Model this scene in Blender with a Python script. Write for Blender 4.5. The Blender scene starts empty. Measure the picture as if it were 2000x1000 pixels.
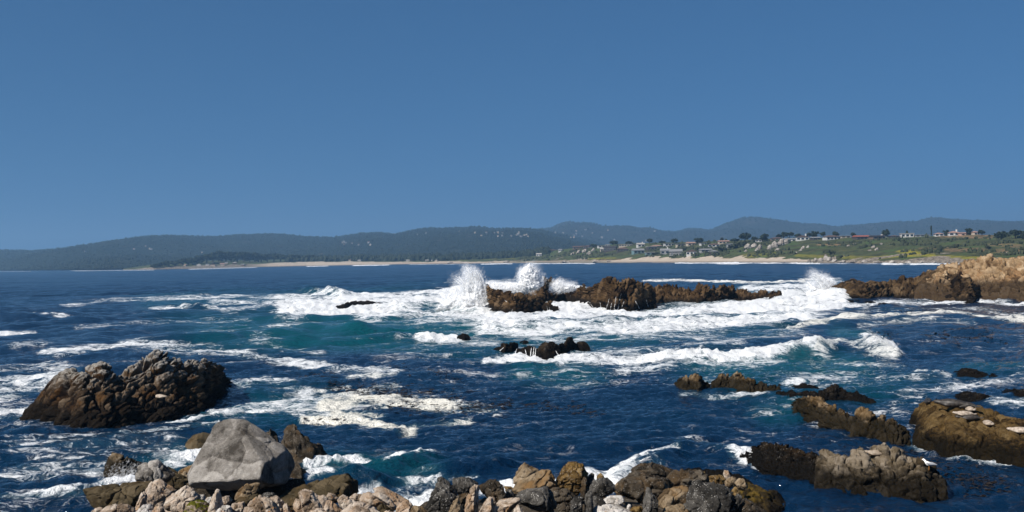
import bpy, bmesh, math, random
import numpy as np
from mathutils import Vector, Matrix
from mathutils.bvhtree import BVHTree

# ------------------------------------------------------------------ camera, sky, sun, exposure
SC = bpy.context.scene
COL = SC.collection
F = 2200.0                      # focal length in pixels of the 2000 px wide photograph
CAMZ = 8.0
ROLL = math.atan(0.0205)
PITCH = 2.5 / F
cam_d = bpy.data.cameras.new('camera')
cam = bpy.data.objects.new('camera', cam_d)
COL.objects.link(cam)
cr, sr = math.cos(ROLL), math.sin(ROLL)
cp, sp = math.cos(PITCH), math.sin(PITCH)
RV = np.array([cr, 0, -sr])
FV = np.array([0, cp, sp])
UV = np.cross(RV, FV)
RV = np.cross(FV, UV)
cam.matrix_world = Matrix(((RV[0], UV[0], -FV[0], 0), (RV[1], UV[1], -FV[1], 0),
                           (RV[2], UV[2], -FV[2], CAMZ), (0, 0, 0, 1)))
cam_d.sensor_width = 36.0
cam_d.lens = 36.0 * F / 2000.0
cam_d.clip_start = 0.5
cam_d.clip_end = 60000
SC.camera = cam

SUN_EL, SUN_AZ = math.radians(44), math.radians(-131)   # azimuth measured from +Y towards +X
sun_dir = Vector((math.sin(SUN_AZ) * math.cos(SUN_EL), math.cos(SUN_AZ) * math.cos(SUN_EL), math.sin(SUN_EL)))
W = bpy.data.worlds.new('World'); SC.world = W
W.use_nodes = True
nt = W.node_tree; nt.nodes.clear()
wo = nt.nodes.new('ShaderNodeOutputWorld'); wb = nt.nodes.new('ShaderNodeBackground')
sky = nt.nodes.new('ShaderNodeTexSky'); sky.sky_type = 'NISHITA'; sky.sun_disc = False
sky.sun_elevation = SUN_EL; sky.sun_rotation = SUN_AZ
sky.altitude = 0; sky.air_density = 1.0; sky.dust_density = 0.0; sky.ozone_density = 4.0
tcw = nt.nodes.new('ShaderNodeTexCoord')
vm = nt.nodes.new('ShaderNodeVectorMath'); vm.operation = 'MULTIPLY_ADD'
vm.inputs[1].default_value = (1, 1, 0.84); vm.inputs[2].default_value = (0, 0, 0.16)
vn = nt.nodes.new('ShaderNodeVectorMath'); vn.operation = 'NORMALIZE'
hs = nt.nodes.new('ShaderNodeMix'); hs.data_type = 'RGBA'; hs.blend_type = 'MULTIPLY'
hs.inputs[0].default_value = 1.0; hs.inputs[7].default_value = (0.40, 0.76, 1.0, 1)
nt.links.new(tcw.outputs['Generated'], vm.inputs[0]); nt.links.new(vm.outputs[0], vn.inputs[0])
nt.links.new(vn.outputs[0], sky.inputs['Vector'])
nt.links.new(sky.outputs[0], hs.inputs[6]); nt.links.new(hs.outputs[2], wb.inputs[0])
wb.inputs[1].default_value = 0.053
nt.links.new(wb.outputs[0], wo.inputs[0])
sl = bpy.data.lights.new('sun', 'SUN'); sl.energy = 5.0; sl.angle = math.radians(0.53); sl.color = (1.0, 0.94, 0.86)
so = bpy.data.objects.new('sun', sl); COL.objects.link(so)
so.rotation_euler = sun_dir.to_track_quat('Z', 'Y').to_euler(); so.location = (-60, -40, 90)
SC.view_settings.view_transform = 'Standard'; SC.view_settings.look = 'None'
SC.view_settings.exposure = 0.40; SC.view_settings.gamma = 1.0
SC.view_settings.use_curve_mapping = False
SC.render.engine = 'CYCLES'
SC.cycles.use_denoising = True
SC.cycles.max_bounces = 7; SC.cycles.diffuse_bounces = 5; SC.cycles.glossy_bounces = 3
SC.cycles.transmission_bounces = 3; SC.cycles.volume_bounces = 0; SC.cycles.transparent_max_bounces = 400
SC.cycles.caustics_reflective = False; SC.cycles.caustics_refractive = False

# ------------------------------------------------------------------ projection helpers
def ray(px, py):
    px = np.asarray(px, float)[..., None]; py = np.asarray(py, float)[..., None]
    return FV + RV * (px - 1000) / F - UV * (py - 500) / F
def WZ(px, py, z=0.0):
    r = ray(px, py); t = (z - CAMZ) / r[..., 2]
    return np.array([0, 0, CAMZ]) + r * t[..., None]
def WD(px, py, d):
    r = ray(px, py); t = np.asarray(d, float) / r[..., 1]
    return np.array([0, 0, CAMZ]) + r * t[..., None]
def proj(P):
    Q = P - np.array([0, 0, CAMZ])
    d = Q @ FV
    return 1000 + F * (Q @ RV) / d, 500 - F * (Q @ UV) / d
def yh(px):
    return 502.5 - 0.0205 * (np.asarray(px, float) - 1000)
def sstep(x, a, b):
    t = np.clip((x - a) / (b - a), 0, 1); return t * t * (3 - 2 * t)

# ------------------------------------------------------------------ noise
def _h(ix, iy, iz, seed):
    with np.errstate(over='ignore'):
        h = (ix.astype(np.uint32) * np.uint32(374761393) + iy.astype(np.uint32) * np.uint32(668265263)
             + iz.astype(np.uint32) * np.uint32(2147483647 - 1442695) + np.uint32((seed * 1013904223 + 12345) & 0xffffffff))
        h = (h ^ (h >> np.uint32(13))) * np.uint32(1274126177)
        h = (h ^ (h >> np.uint32(16))) * np.uint32(2246822519)
        h = h ^ (h >> np.uint32(15))
    return h
def hf(ix, iy, iz, seed):
    return _h(ix, iy, iz, seed).astype(np.float32) / np.float32(4294967295.0)
def vnoise(p, seed=0):
    p = np.asarray(p, np.float32)
    i = np.floor(p); f = p - i; i = i.astype(np.int64)
    u = f * f * f * (f * (f * 6 - 15) + 10)
    r = 0
    for dx in (0, 1):
        wx = u[:, 0] if dx else 1 - u[:, 0]
        for dy in (0, 1):
            wy = u[:, 1] if dy else 1 - u[:, 1]
            for dz in (0, 1):
                wz = u[:, 2] if dz else 1 - u[:, 2]
                r = r + wx * wy * wz * hf(i[:, 0] + dx, i[:, 1] + dy, i[:, 2] + dz, seed)
    return r * 2 - 1
def fbm(p, octv=4, seed=0, gain=0.5):
    r = 0; a = 1.0; n = 0
    for k in range(octv):
        r = r + a * vnoise(p * (2.03 ** k) + 7.3 * k, seed + k * 17); n += a; a *= gain
    return r / n * 1.6
def voronoi(p, seed=0, jit=0.9):
    p = np.asarray(p, np.float32)
    i = np.floor(p).astype(np.int64); n = len(p)
    F1 = np.full(n, 9.0, np.float32); F2 = np.full(n, 9.0, np.float32)
    V = np.zeros((n, 3), np.float32); C = np.zeros((n, 3), np.int64)
    for dx in (-1, 0, 1):
        for dy in (-1, 0, 1):
            for dz in (-1, 0, 1):
                c = i + np.array([dx, dy, dz])
                o = np.stack([hf(c[:, 0], c[:, 1], c[:, 2], seed + k) for k in (1, 2, 3)], 1)
                v = p - (c + 0.5 + (o - 0.5) * jit)
                d = np.sqrt((v * v).sum(1))
                m = d < F1
                F2 = np.where(m, F1, np.minimum(F2, d))
                F1 = np.where(m, d, F1)
                V[m] = v[m]; C[m] = c[m]
    R = np.stack([hf(C[:, 0], C[:, 1], C[:, 2], seed + k) for k in (11, 12, 13, 14)], 1)
    return F1, F2, V, R

# ------------------------------------------------------------------ mesh helpers
def mk_mesh(name, V, Fc, smooth=True):
    V = np.ascontiguousarray(V, np.float32); Fc = np.ascontiguousarray(Fc, np.int32)
    me = bpy.data.meshes.new(name); k = Fc.shape[1]
    me.vertices.add(len(V)); me.vertices.foreach_set('co', V.ravel())
    me.loops.add(Fc.size); me.loops.foreach_set('vertex_index', Fc.ravel())
    me.polygons.add(len(Fc)); me.polygons.foreach_set('loop_start', np.arange(0, Fc.size, k, dtype=np.int32))
    me.polygons.foreach_set('loop_total', np.full(len(Fc), k, np.int32))
    me.polygons.foreach_set('use_smooth', np.full(len(Fc), smooth, bool))
    me.update(calc_edges=True)
    return me
def add_attr(me, name, arr):
    arr = np.asarray(arr, np.float32)
    if arr.ndim == 1:
        a = me.attributes.new(name, 'FLOAT', 'POINT'); a.data.foreach_set('value', arr)
    else:
        if arr.shape[1] == 3: arr = np.concatenate([arr, np.ones((len(arr), 1), np.float32)], 1)
        a = me.attributes.new(name, 'FLOAT_COLOR', 'POINT'); a.data.foreach_set('color', np.ascontiguousarray(arr).ravel())
def link(name, me, mat=None, parent=None, loc=None):
    o = bpy.data.objects.new(name, me); COL.objects.link(o)
    if mat is not None and not (me is not None and len(me.materials)): me.materials.append(mat)
    if parent is not None: o.parent = parent
    if loc is not None: o.location = loc
    return o
def tag(o, label=None, cat=None, group=None, kind=None):
    if label: o['label'] = label
    if cat: o['category'] = cat
    if group: o['group'] = group
    if kind: o['kind'] = kind
    return o
def empty(name, loc, rz=0.0):
    o = bpy.data.objects.new(name, None); COL.objects.link(o)
    o.location = loc; o.rotation_euler = (0, 0, rz); o.empty_display_size = 0.3
    return o
def grid_faces(nr, nc):
    a = np.arange(nr * nc).reshape(nr, nc)
    return np.stack([a[:-1, :-1], a[:-1, 1:], a[1:, 1:], a[1:, :-1]], -1).reshape(-1, 4)
def grid_normals(P):
    du = np.gradient(P, axis=1); dv = np.gradient(P, axis=0)
    n = np.cross(du, dv); n /= np.linalg.norm(n, axis=-1, keepdims=True) + 1e-9
    return n
class MB:
    """collects polygons of any size for one mesh"""
    def __init__(s): s.v = []; s.f = []
    def add(s, V, Fs):
        b = len(s.v); s.v += [tuple(p) for p in V]; s.f += [tuple(i + b for i in f) for f in Fs]
    def box(s, x0, x1, y0, y1, z0, z1):
        s.add([(x0, y0, z0), (x1, y0, z0), (x1, y1, z0), (x0, y1, z0), (x0, y0, z1), (x1, y0, z1), (x1, y1, z1), (x0, y1, z1)],
              [(0, 3, 2, 1), (4, 5, 6, 7), (0, 1, 5, 4), (1, 2, 6, 5), (2, 3, 7, 6), (3, 0, 4, 7)])
    def tube(s, pts, rad, n=6):
        rings = []
        for k, p in enumerate(pts):
            p = np.array(p, float)
            d = np.array(pts[min(k + 1, len(pts) - 1)], float) - np.array(pts[max(k - 1, 0)], float)
            d /= np.linalg.norm(d) + 1e-9
            a = np.cross(d, (0, 1, 0.13)); a /= np.linalg.norm(a) + 1e-9; b = np.cross(d, a)
            rings.append([p + rad[k] * (math.cos(t) * a + math.sin(t) * b) for t in np.linspace(0, 2 * math.pi, n, endpoint=False)])
        V = [q for r in rings for q in r]; Fs = []
        for k in range(len(pts) - 1):
            for j in range(n):
                Fs.append((k * n + j, k * n + (j + 1) % n, (k + 1) * n + (j + 1) % n, (k + 1) * n + j))
        Fs.append(tuple(range((len(pts) - 1) * n, len(pts) * n)))
        s.add(V, Fs)
    def mesh(s, name, smooth=False):
        me = bpy.data.meshes.new(name); me.from_pydata(s.v, [], s.f); me.update()
        if smooth: me.polygons.foreach_set('use_smooth', np.ones(len(me.polygons), bool))
        return me

ORD = ['first', 'second', 'third', 'fourth', 'fifth', 'sixth', 'seventh', 'eighth', 'ninth', 'tenth', 'eleventh', 'twelfth', 'thirteenth', 'fourteenth', 'fifteenth', 'sixteenth', 'seventeenth', 'eighteenth', 'nineteenth', 'twentieth']
ORD += ['twenty-' + w for w in ORD[:9]]
def nth(k): return ORD[k] + ' from the left'
# ------------------------------------------------------------------ node helpers
class NT:
    def __init__(s, name):
        s.m = bpy.data.materials.new(name); s.m.use_nodes = True
        s.t = s.m.node_tree; s.t.nodes.clear()
        s.out = s.t.nodes.new('ShaderNodeOutputMaterial')
    def n(s, typ, **kw):
        nd = s.t.nodes.new('ShaderNode' + typ)
        for k, v in kw.items(): setattr(nd, k, v)
        return nd
    def put(s, sock, v):
        if isinstance(v, bpy.types.NodeSocket): s.t.links.new(v, sock)
        elif v is not None:
            if hasattr(sock.default_value, '__len__') and not hasattr(v, '__len__'): v = (v,) * len(sock.default_value)
            if hasattr(v, '__len__') and len(v) == 3 and len(sock.default_value) == 4: v = tuple(v) + (1,)
            sock.default_value = v
    def math(s, op, a, b=None, c=None, clamp=False):
        nd = s.n('Math', operation=op, use_clamp=clamp)
        for i, v in enumerate((a, b, c)): s.put(nd.inputs[i], v) if v is not None else None
        return nd.outputs[0]
    def vmath(s, op, a, b=None):
        nd = s.n('VectorMath', operation=op); s.put(nd.inputs[0], a)
        if b is not None: s.put(nd.inputs[1], b)
        return nd.outputs[0]
    def mix(s, f, a, b, mode='MIX'):
        nd = s.n('Mix', data_type='RGBA', blend_type=mode); nd.clamp_factor = True
        s.put(nd.inputs[0], f); s.put(nd.inputs[6], a); s.put(nd.inputs[7], b)
        return nd.outputs[2]
    def ss(s, x, a, b, c=0.0, d=1.0, smooth=True):
        nd = s.n('MapRange', interpolation_type='SMOOTHSTEP' if smooth else 'LINEAR')
        s.put(nd.inputs[0], x)
        for i, v in enumerate((a, b, c, d)): s.put(nd.inputs[1 + i], v)
        return nd.outputs[0]
    def pos(s): return s.n('NewGeometry').outputs['Position']
    def nor(s): return s.n('NewGeometry').outputs['Normal']
    def xyz(s, v):
        nd = s.n('SeparateXYZ'); s.put(nd.inputs[0], v); return nd.outputs
    def noise(s, vec, scale, detail=4, rough=0.55, dist=0.0, out=0):
        nd = s.n('TexNoise'); s.put(nd.inputs['Vector'], vec); s.put(nd.inputs['Scale'], scale)
        s.put(nd.inputs['Detail'], detail); s.put(nd.inputs['Roughness'], rough); s.put(nd.inputs['Distortion'], dist)
        return nd.outputs[out]
    def vor(s, vec, scale, feature='F1', out=0, rnd=1.0):
        nd = s.n('TexVoronoi', feature=feature); s.put(nd.inputs['Vector'], vec); s.put(nd.inputs['Scale'], scale)
        s.put(nd.inputs['Randomness'], rnd)
        return nd.outputs[out]
    def ramp(s, f, stops):
        nd = s.n('ValToRGB'); s.put(nd.inputs[0], f); e = nd.color_ramp.elements
        while len(e) < len(stops): e.new(0.5)
        for el, (p, c) in zip(e, stops): el.position = p; el.color = tuple(c) + (1,) if len(c) == 3 else c
        return nd.outputs[0]
    def attr(s, name, out='Fac'):
        return s.n('Attribute', attribute_name=name).outputs[out]
    def bump(s, h, strength=0.5, dist=0.1, normal=None):
        nd = s.n('Bump'); s.put(nd.inputs['Height'], h); nd.inputs['Strength'].default_value = strength
        nd.inputs['Distance'].default_value = dist
        if normal is not None: s.put(nd.inputs['Normal'], normal)
        return nd.outputs[0]
    def bsdf(s, col, rough=0.8, normal=None, spec=0.4, **kw):
        nd = s.n('BsdfPrincipled'); s.put(nd.inputs['Base Color'], col); s.put(nd.inputs['Roughness'], rough)
        nd.inputs['Specular IOR Level'].default_value = spec
        if normal is not None: s.put(nd.inputs['Normal'], normal)
        for k, v in kw.items(): s.put(nd.inputs[k.replace('_', ' ')], v)
        return nd.outputs[0]
    def done(s, sh, vol=None):
        if sh is not None: s.t.links.new(sh, s.out.inputs[0])
        if vol is not None: s.t.links.new(vol, s.out.inputs[1])
        return s.m
# ------------------------------------------------------------------ sea surface
def sea_tile(N, L, lmin, lmax, Hs, wdir, power, seed):
    rs = np.random.RandomState(seed)
    k1 = np.fft.fftfreq(N, L / N) * 2 * np.pi
    kx, ky = np.meshgrid(k1, k1)
    k = np.sqrt(kx ** 2 + ky ** 2); k[0, 0] = 1e9
    lam = 2 * np.pi / k
    ang = np.cos(np.arctan2(ky, kx) - wdir)
    A = k ** (-power) * np.exp(-(lam / lmax) ** 4) * np.exp(-(lmin / lam) ** 4) * (0.15 + np.abs(ang) ** 3)
    S = np.sqrt(A) / np.sqrt(k)
    Z = (rs.randn(N, N) + 1j * rs.randn(N, N)) * S
    Z[0, 0] = 0
    h = np.fft.ifft2(Z).real
    sc = Hs / 4 / h.std()
    ik = 1j / k
    dx = -np.fft.ifft2(Z * ik * kx).real * sc; dy = -np.fft.ifft2(Z * ik * ky).real * sc
    return h.astype(np.float32) * sc, dx.astype(np.float32), dy.astype(np.float32)
def sample(T, L, x, y):
    N = T[0].shape[0]
    u = (x / L * N) % N; v = (y / L * N) % N
    i = np.floor(u).astype(int); j = np.floor(v).astype(int); fu = u - i; fv = v - j
    i %= N; j %= N; i1 = (i + 1) % N; j1 = (j + 1) % N
    return [(a[j, i] * (1 - fu) + a[j, i1] * fu) * (1 - fv) + (a[j1, i] * (1 - fu) + a[j1, i1] * fu) * fv for a in T]
WDIR = math.radians(-62)
TA = sea_tile(512, 331.0, 11, 55, 0.66, WDIR, 3.2, 3)
TB = sea_tile(512, 97.0, 2.2, 11, 0.54, WDIR + 0.3, 3.0, 5)
TC = sea_tile(512, 19.0, 0.28, 2.4, 0.20, WDIR - 0.2, 2.6, 8)

def stroke_dist(px, py, pts, xs):
    """distance in (squashed) photo pixels to a polyline lying on the sea plane"""
    d = np.full(px.shape, 1e9, np.float32)
    x = px * xs
    for (a, b) in zip(pts[:-1], pts[1:]):
        ax, ay, bx, by = a[0] * xs, a[1], b[0] * xs, b[1]
        l2 = (bx - ax) ** 2 + (by - ay) ** 2 + 1e-9
        t = np.clip(((x - ax) * (bx - ax) + (py - ay) * (by - ay)) / l2, 0, 1)
        d = np.minimum(d, np.hypot(x - ax - t * (bx - ax), py - ay - t * (by - ay)))
    return d
# patches of foam: points along the patch, half width, strength, cream tint
FOAM = [
 ([(125, 597), (200, 590), (300, 585), (450, 579), (600, 580), (730, 577)], 5, .66, 0),
 ([(300, 603), (390, 602), (440, 608), (520, 600)], 4, .72, 0),
 ([(420, 592), (560, 592), (700, 590)], 6, .66, 0),
 ([(560, 600), (700, 596), (830, 592), (950, 598)], 16, .95, 0),
 ([(540, 618), (640, 612), (800, 615), (960, 618)], 9, .86, 0),
 ([(880, 575), (950, 590)], 14, 1.0, 0),
 ([(700, 578), (820, 573), (900, 568)], 5, .85, 0),
 ([(960, 622), (1060, 620), (1130, 614)], 13, 1.0, 0),
 ([(1080, 602), (1150, 597)], 10, 1.0, 0),
 ([(1120, 615), (1300, 614), (1400, 604), (1500, 596), (1560, 592), (1640, 596)], 13, .97, 0),
 ([(960, 642), (1150, 640), (1350, 634), (1560, 618)], 14, .76, 0), ([(700, 626), (960, 632)], 8, .66, 0),
 ([(890, 566), (960, 558), (1030, 560)], 9, 1.0, 0), ([(1085, 556), (1130, 562)], 6, 1.0, 0),
 ([(1460, 566), (1540, 562), (1620, 555)], 9, .85, 0), ([(1530, 582), (1600, 580), (1640, 584)], 11, .97, 0),
 ([(1258, 550), (1310, 547), (1400, 550), (1480, 553), (1570, 549)], 2.2, .85, .5),
 ([(1560, 545), (1640, 545)], 2.0, .7, .4), ([(1685, 558), (1730, 557)], 2.5, .9, 0),
 ([(1640, 597), (1720, 592), (1880, 588), (1940, 586), (2040, 598)], 4.5, .8, 0),
 ([(1680, 604), (1860, 603), (2040, 612)], 5, .5, .3),
 ([(1545, 642), (1640, 627), (1700, 621), (1850, 617), (2060, 621)], 6.5, .86, .8),
 ([(1680, 636), (1760, 628), (1900, 630)], 5, .5, .7),
 ([(955, 706), (1010, 700), (1100, 703), (1300, 700), (1450, 697), (1585, 683)], 9, .93, 0),
 ([(1220, 715), (1360, 712), (1520, 703)], 9, .62, 0),
 ([(1100, 690), (1280, 686), (1440, 676)], 8, .58, 0),
 ([(1600, 690), (1635, 668), (1690, 682), (1735, 694)], 10, .62, .6),
 ([(1690, 655), (1715, 668), (1742, 688)], 8, .93, 0),
 ([(1580, 684), (1640, 672)], 7, .8, .3), ([(1610, 700), (1680, 708), (1760, 712)], 5, .55, .2),
 ([(1050, 664), (1400, 654)], 13, .58, 0), ([(1200, 645), (1600, 618)], 10, .6, 0), ([(1350, 672), (1560, 652)], 10, .52, 0),
 ([(-40, 620), (60, 615), (140, 623)], 2.8, .72, 0), ([(-40, 653), (70, 650)], 2.8, .82, 0),
 ([(150, 640), (330, 632), (480, 626)], 6, .42, 0),
 ([(90, 691), (160, 686), (240, 678)], 8, .74, 0), ([(20, 678), (100, 672)], 6, .5, 0),
 ([(255, 672), (350, 680), (450, 690), (550, 708), (650, 718), (770, 726)], 11, .72, 0),
 ([(380, 658), (620, 638)], 9, .4, 0), ([(500, 660), (560, 680), (620, 692)], 9, .52, 0),
 ([(700, 660), (830, 655), (960, 668)], 10, .46, 0), ([(815, 660), (885, 659)], 5, .95, 0),
 ([(760, 690), (880, 690)], 8, .36, 0),
 ([(-40, 770), (60, 752), (130, 735)], 14, .68, 0), ([(-40, 808), (60, 803)], 9, .78, 0), ([(-40, 740), (110, 712)], 10, .42, 0),
 ([(445, 755), (520, 742), (600, 760)], 12, .64, 0), ([(420, 800), (480, 790), (610, 782)], 18, .62, 0),
 ([(330, 828), (420, 813), (530, 800)], 6, .8, 0), ([(240, 852), (330, 842), (420, 830)], 7, .56, 0),
 ([(40, 870), (180, 862), (330, 860)], 22, .42, 0), ([(50, 915), (190, 890)], 22, .38, 0),
 ([(345, 905), (390, 885)], 15, .82, 0), ([(200, 905), (180, 925)], 12, .5, 0),
 ([(640, 792), (700, 779), (800, 787), (860, 796)], 14, .88, 1), ([(860, 796), (960, 808)], 9, .55, .7), ([(640, 772), (700, 762), (770, 754)], 9, .62, .8), ([(600, 800), (660, 812)], 12, .5, .5),
 ([(680, 738), (770, 733)], 5, .76, .5), ([(600, 760), (680, 752)], 5, .6, .6),
 ([(600, 822), (700, 824), (755, 832), (800, 847)], 9, .9, 1), ([(655, 808), (740, 814)], 8, .78, 1), ([(790, 834), (860, 830), (915, 828)], 5, .66, .9), ([(560, 800), (640, 830)], 10, .45, .2),
 ([(850, 790), (960, 800)], 8, .4, .5),
 ([(600, 913), (680, 905), (720, 912)], 5.5, .84, 0), ([(600, 935), (640, 928)], 7, .95, 0), ([(750, 914), (820, 891), (838, 888)], 5, .86, 0),
 ([(790, 955), (830, 935)], 17, .72, 0), ([(800, 985), (840, 968)], 16, .97, 0), ([(690, 962), (730, 952)], 8, .9, 0), ([(860, 915), (900, 905), (960, 912)], 8, .4, 0),
 ([(880, 935), (930, 932)], 5, .8, 0), ([(960, 960), (1005, 945)], 10, .95, 0), ([(1080, 945), (1098, 945)], 8, .9, 0), ([(1140, 930), (1165, 935)], 12, .95, 0),
 ([(1165, 938), (1200, 915), (1250, 892), (1312, 877)], 5.5, .84, 0), ([(1190, 940), (1225, 925), (1260, 905)], 14, .62, 0),
 ([(1435, 885), (1480, 897), (1530, 900)], 6, .8, 0), ([(1330, 862), (1500, 885)], 10, .42, 0), ([(1480, 905), (1600, 930)], 5, .5, 0),
 ([(-40, 992), (60, 984), (150, 978), (200, 972)], 9, .82, 0), ([(210, 948), (275, 940)], 8, .95, 0), ([(20, 940), (120, 915)], 18, .36, 0),
 ([(1860, 888), (1900, 892), (1975, 898)], 3.5, .66, 0), ([(1780, 862), (1810, 868)], 6, .6, 0),
 ([(1945, 786), (2040, 792)], 8, .66, 0), ([(1860, 757), (2040, 734)], 12, .42, 0), ([(1795, 724), (1850, 735)], 4, .75, 0),
 ([(1540, 752), (1560, 748)], 5, .8, 0), ([(1340, 750), (1420, 745)], 8, .6, 0), ([(1330, 770), (1420, 775), (1500, 768)], 4, .66, 0),
 ([(1480, 800), (1545, 790)], 10, .34, 0), ([(1600, 750), (1800, 745)], 18, .36, 0), ([(1640, 830), (1790, 790)], 16, .3, 0),
 ([(600, 610), (560, 640)], 14, .4, 0),
 # surf along the far beaches
 ([(-60, 530), (60, 530)], .6, .5, 0), ([(140, 529), (300, 527.5)], .9, .62, 0), ([(370, 526), (500, 522)], 1.0, .7, 0), ([(600, 520.4), (640, 519.6)], .9, .9, 0), ([(690, 518.7), (760, 517.5)], 1.0, .95, 0),
 ([(800, 517), (900, 516)], .7, .7, 0), ([(940, 515.8), (1000, 515.2)], .9, .9, 0), ([(1040, 515), (1160, 514.6)], .9, .85, 0), ([(1320, 514), (1600, 514.5)], 1.1, .95, 0), ([(1400, 513.6), (1440, 513.6)], 2.4, 1.0, 0), ([(1600, 515.0), (2040, 516.5)], .9, .66, 0),
 ([(1725, 515.6), (1760, 515.6)], 2.0, 1.0, 0), ([(1780, 516), (1880, 516)], 1.8, 1.0, 0),
]
TEAL = [([(430, 640), (560, 630), (760, 628)], 26, .8), ([(640, 670), (840, 672)], 18, .8), ([(560, 650), (700, 640), (900, 640)], 30, 1.0), ([(470, 640), (620, 660)], 24, .9), ([(620, 600), (900, 605)], 22, .8), ([(900, 660), (1100, 660), (1250, 650)], 26, .75),
        ([(1040, 722), (1120, 728)], 14, .8), ([(1400, 712), (1560, 706), (1640, 715)], 18, .85), ([(1450, 575), (1640, 575)], 12, .8), ([(1640, 650), (1700, 662)], 9, .9),
        ([(440, 790), (600, 785)], 30, .5), ([(1500, 745), (1700, 750)], 22, .4), ([(300, 590), (600, 585)], 12, .6), ([(1000, 625), (1500, 612)], 16, .7),
        ([(1520, 800), (1560, 790)], 12, .5), ([(650, 915), (800, 910)], 16, .5), ([(330, 900), (400, 880)], 16, .6), ([(1200, 640), (1500, 640)], 20, .5), ([(1900, 715), (2000, 712)], 10, .5)]
KELPZ = [([(640, 755), (760, 765), (900, 775)], 14, 1.0), ([(760, 795), (900, 803), (1000, 790)], 12, .8), ([(590, 835), (700, 815)], 9, .6), ([(1020, 790), (1180, 810)], 12, .5),
         ([(1250, 540), (1500, 540), (1800, 545)], 8, .5), ([(1700, 650), (1990, 655)], 18, .5), ([(900, 740), (760, 715)], 7, .5), ([(60, 712), (200, 712)], 8, .5), ([(1750, 610), (2000, 606)], 6, .6),
         ([(1750, 880), (1900, 930), (1990, 960)], 22, .5), ([(560, 728), (660, 735)], 6, .6)]
# breaking crests: points, height m, width behind, width in front
CREST = [([(592, 572), (640, 574), (670, 579)], 1.5, 3.5, 1.8), ([(362, 603), (398, 605)], .9, 2.5, 1.4), ([(800, 606), (880, 598), (945, 606)], 1.0, 7, 4),
         ([(1530, 584), (1580, 577), (1635, 584)], 1.3, 4, 2), ([(1330, 703), (1450, 699), (1585, 687)], .38, 2.6, 1.1), ([(1588, 692), (1636, 678), (1690, 682)], .4, 2.6, 1.3),
         ([(1694, 678), (1718, 684), (1742, 693)], .5, 1.0, .7), ([(530, 655), (600, 645), (720, 646)], .75, 5, 3), ([(640, 668), (760, 662)], .5, 4, 2), ([(400, 665), (520, 668)], .45, 4, 2),
         ([(1195, 938), (1250, 907), (1312, 889)], .30, .7, .4), ([(600, 912), (690, 907)], .22, .7, .4), ([(752, 918), (822, 897)], .3, .9, .5), ([(690, 940), (728, 942)], .5, .7, .5),
         ([(870, 925), (960, 915)], .38, 1.2, .6), ([(-40, 998), (80, 988), (170, 980)], .45, 1.1, .7), ([(960, 640), (1200, 632)], .5, 6, 3), ([(-40, 668), (260, 700)], .35, 5, 2.5),
         ([(-40, 622), (150, 626)], .55, 8, 4), ([(560, 625), (760, 622)], .8, 7, 3.5), ([(1620, 632), (1720, 626), (1860, 624)], .5, 6, 3), ([(150, 740), (330, 700)], .3, 3, 2),
         ([(1360, 872), (1450, 885)], .28, 1.0, .6)]

p_near = np.array([2600, 1800, 1400, 1150, 1000, 900, 820, 760, 710, 670, 640, 615])
p_mid = np.arange(600, 60, -0.92)
p_far = np.concatenate([np.arange(60, 4.0, -0.30), 1 / np.linspace(1 / 3.9, 1 / 0.9, 30)])
prow = np.concatenate([p_near, p_mid, p_far])
drow = CAMZ * F / prow
pcol = np.concatenate([np.linspace(-1400, -80, 60, endpoint=False), np.arange(-80, 2080, 3.3), np.linspace(2084, 3400, 60)])
GX = (pcol[None, :] - 1000) / F * drow[:, None]
GY = np.repeat(drow[:, None], len(pcol), 1)
nr, nc = GX.shape
x = GX.ravel(); y = GY.ravel(); dist = np.hypot(x, y)
P0 = np.stack([x, y, np.zeros_like(x)], 1)
spx, spy = proj(P0)
foam = (0.10 + (.06 + .16 * fbm(P0 * np.array([.05, .08, 1]), 3, 93)) * (1 - sstep(dist, 70, 260))).astype(np.float32); cream = np.zeros(len(x), np.float32); teal = np.zeros(len(x), np.float32); kelp = np.zeros(len(x), np.float32)
wob = fbm(P0 * np.array([.06, .03, 1]) , 3, 77) * 0.35 + 1
def near_mask(pts, pad):
    a = np.array(pts); return (spx > a[:, 0].min() - pad * 4) & (spx < a[:, 0].max() + pad * 4) & (spy > a[:, 1].min() - pad) & (spy < a[:, 1].max() + pad)
for pts, hw, st, cm in FOAM:
    m = near_mask(pts, hw * 2.2)
    d = stroke_dist(spx[m], spy[m], pts, 0.45) * wob[m]
    v = st * (1 - sstep(d, hw * 0.25, hw * 1.6))
    cream[m] = np.where(v > foam[m], np.maximum(cream[m], cm * np.minimum(1, v * 1.5)), cream[m])
    foam[m] = np.maximum(foam[m], v) + 0.25 * np.minimum(foam[m], v)
for lst, arr in ((TEAL, teal), (KELPZ, kelp)):
    for pts, hw, st in lst:
        m = near_mask(pts, hw * 3.5)
        d = stroke_dist(spx[m], spy[m], pts, 0.4) * wob[m]
        arr[m] = np.maximum(arr[m], st * (1 - sstep(d, 0, hw * 2.5)))
foam = np.clip(foam, 0, 1.0)
def world_dist(m, pts):
    q = WZ([a[0] for a in pts], [a[1] for a in pts]); d = np.full(m.sum(), 1e9); sgn = np.zeros(m.sum())
    X, Y = x[m], y[m]
    for a, b in zip(q[:-1], q[1:]):
        e = b[:2] - a[:2]; l2 = e @ e
        t = np.clip(((X - a[0]) * e[0] + (Y - a[1]) * e[1]) / l2, 0, 1)
        cx, cy = X - a[0] - t * e[0], Y - a[1] - t * e[1]; dd = np.hypot(cx, cy)
        s = dd < d; d[s] = dd[s]; sgn[s] = (np.sign(cy))[s]
    return d, sgn
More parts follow.
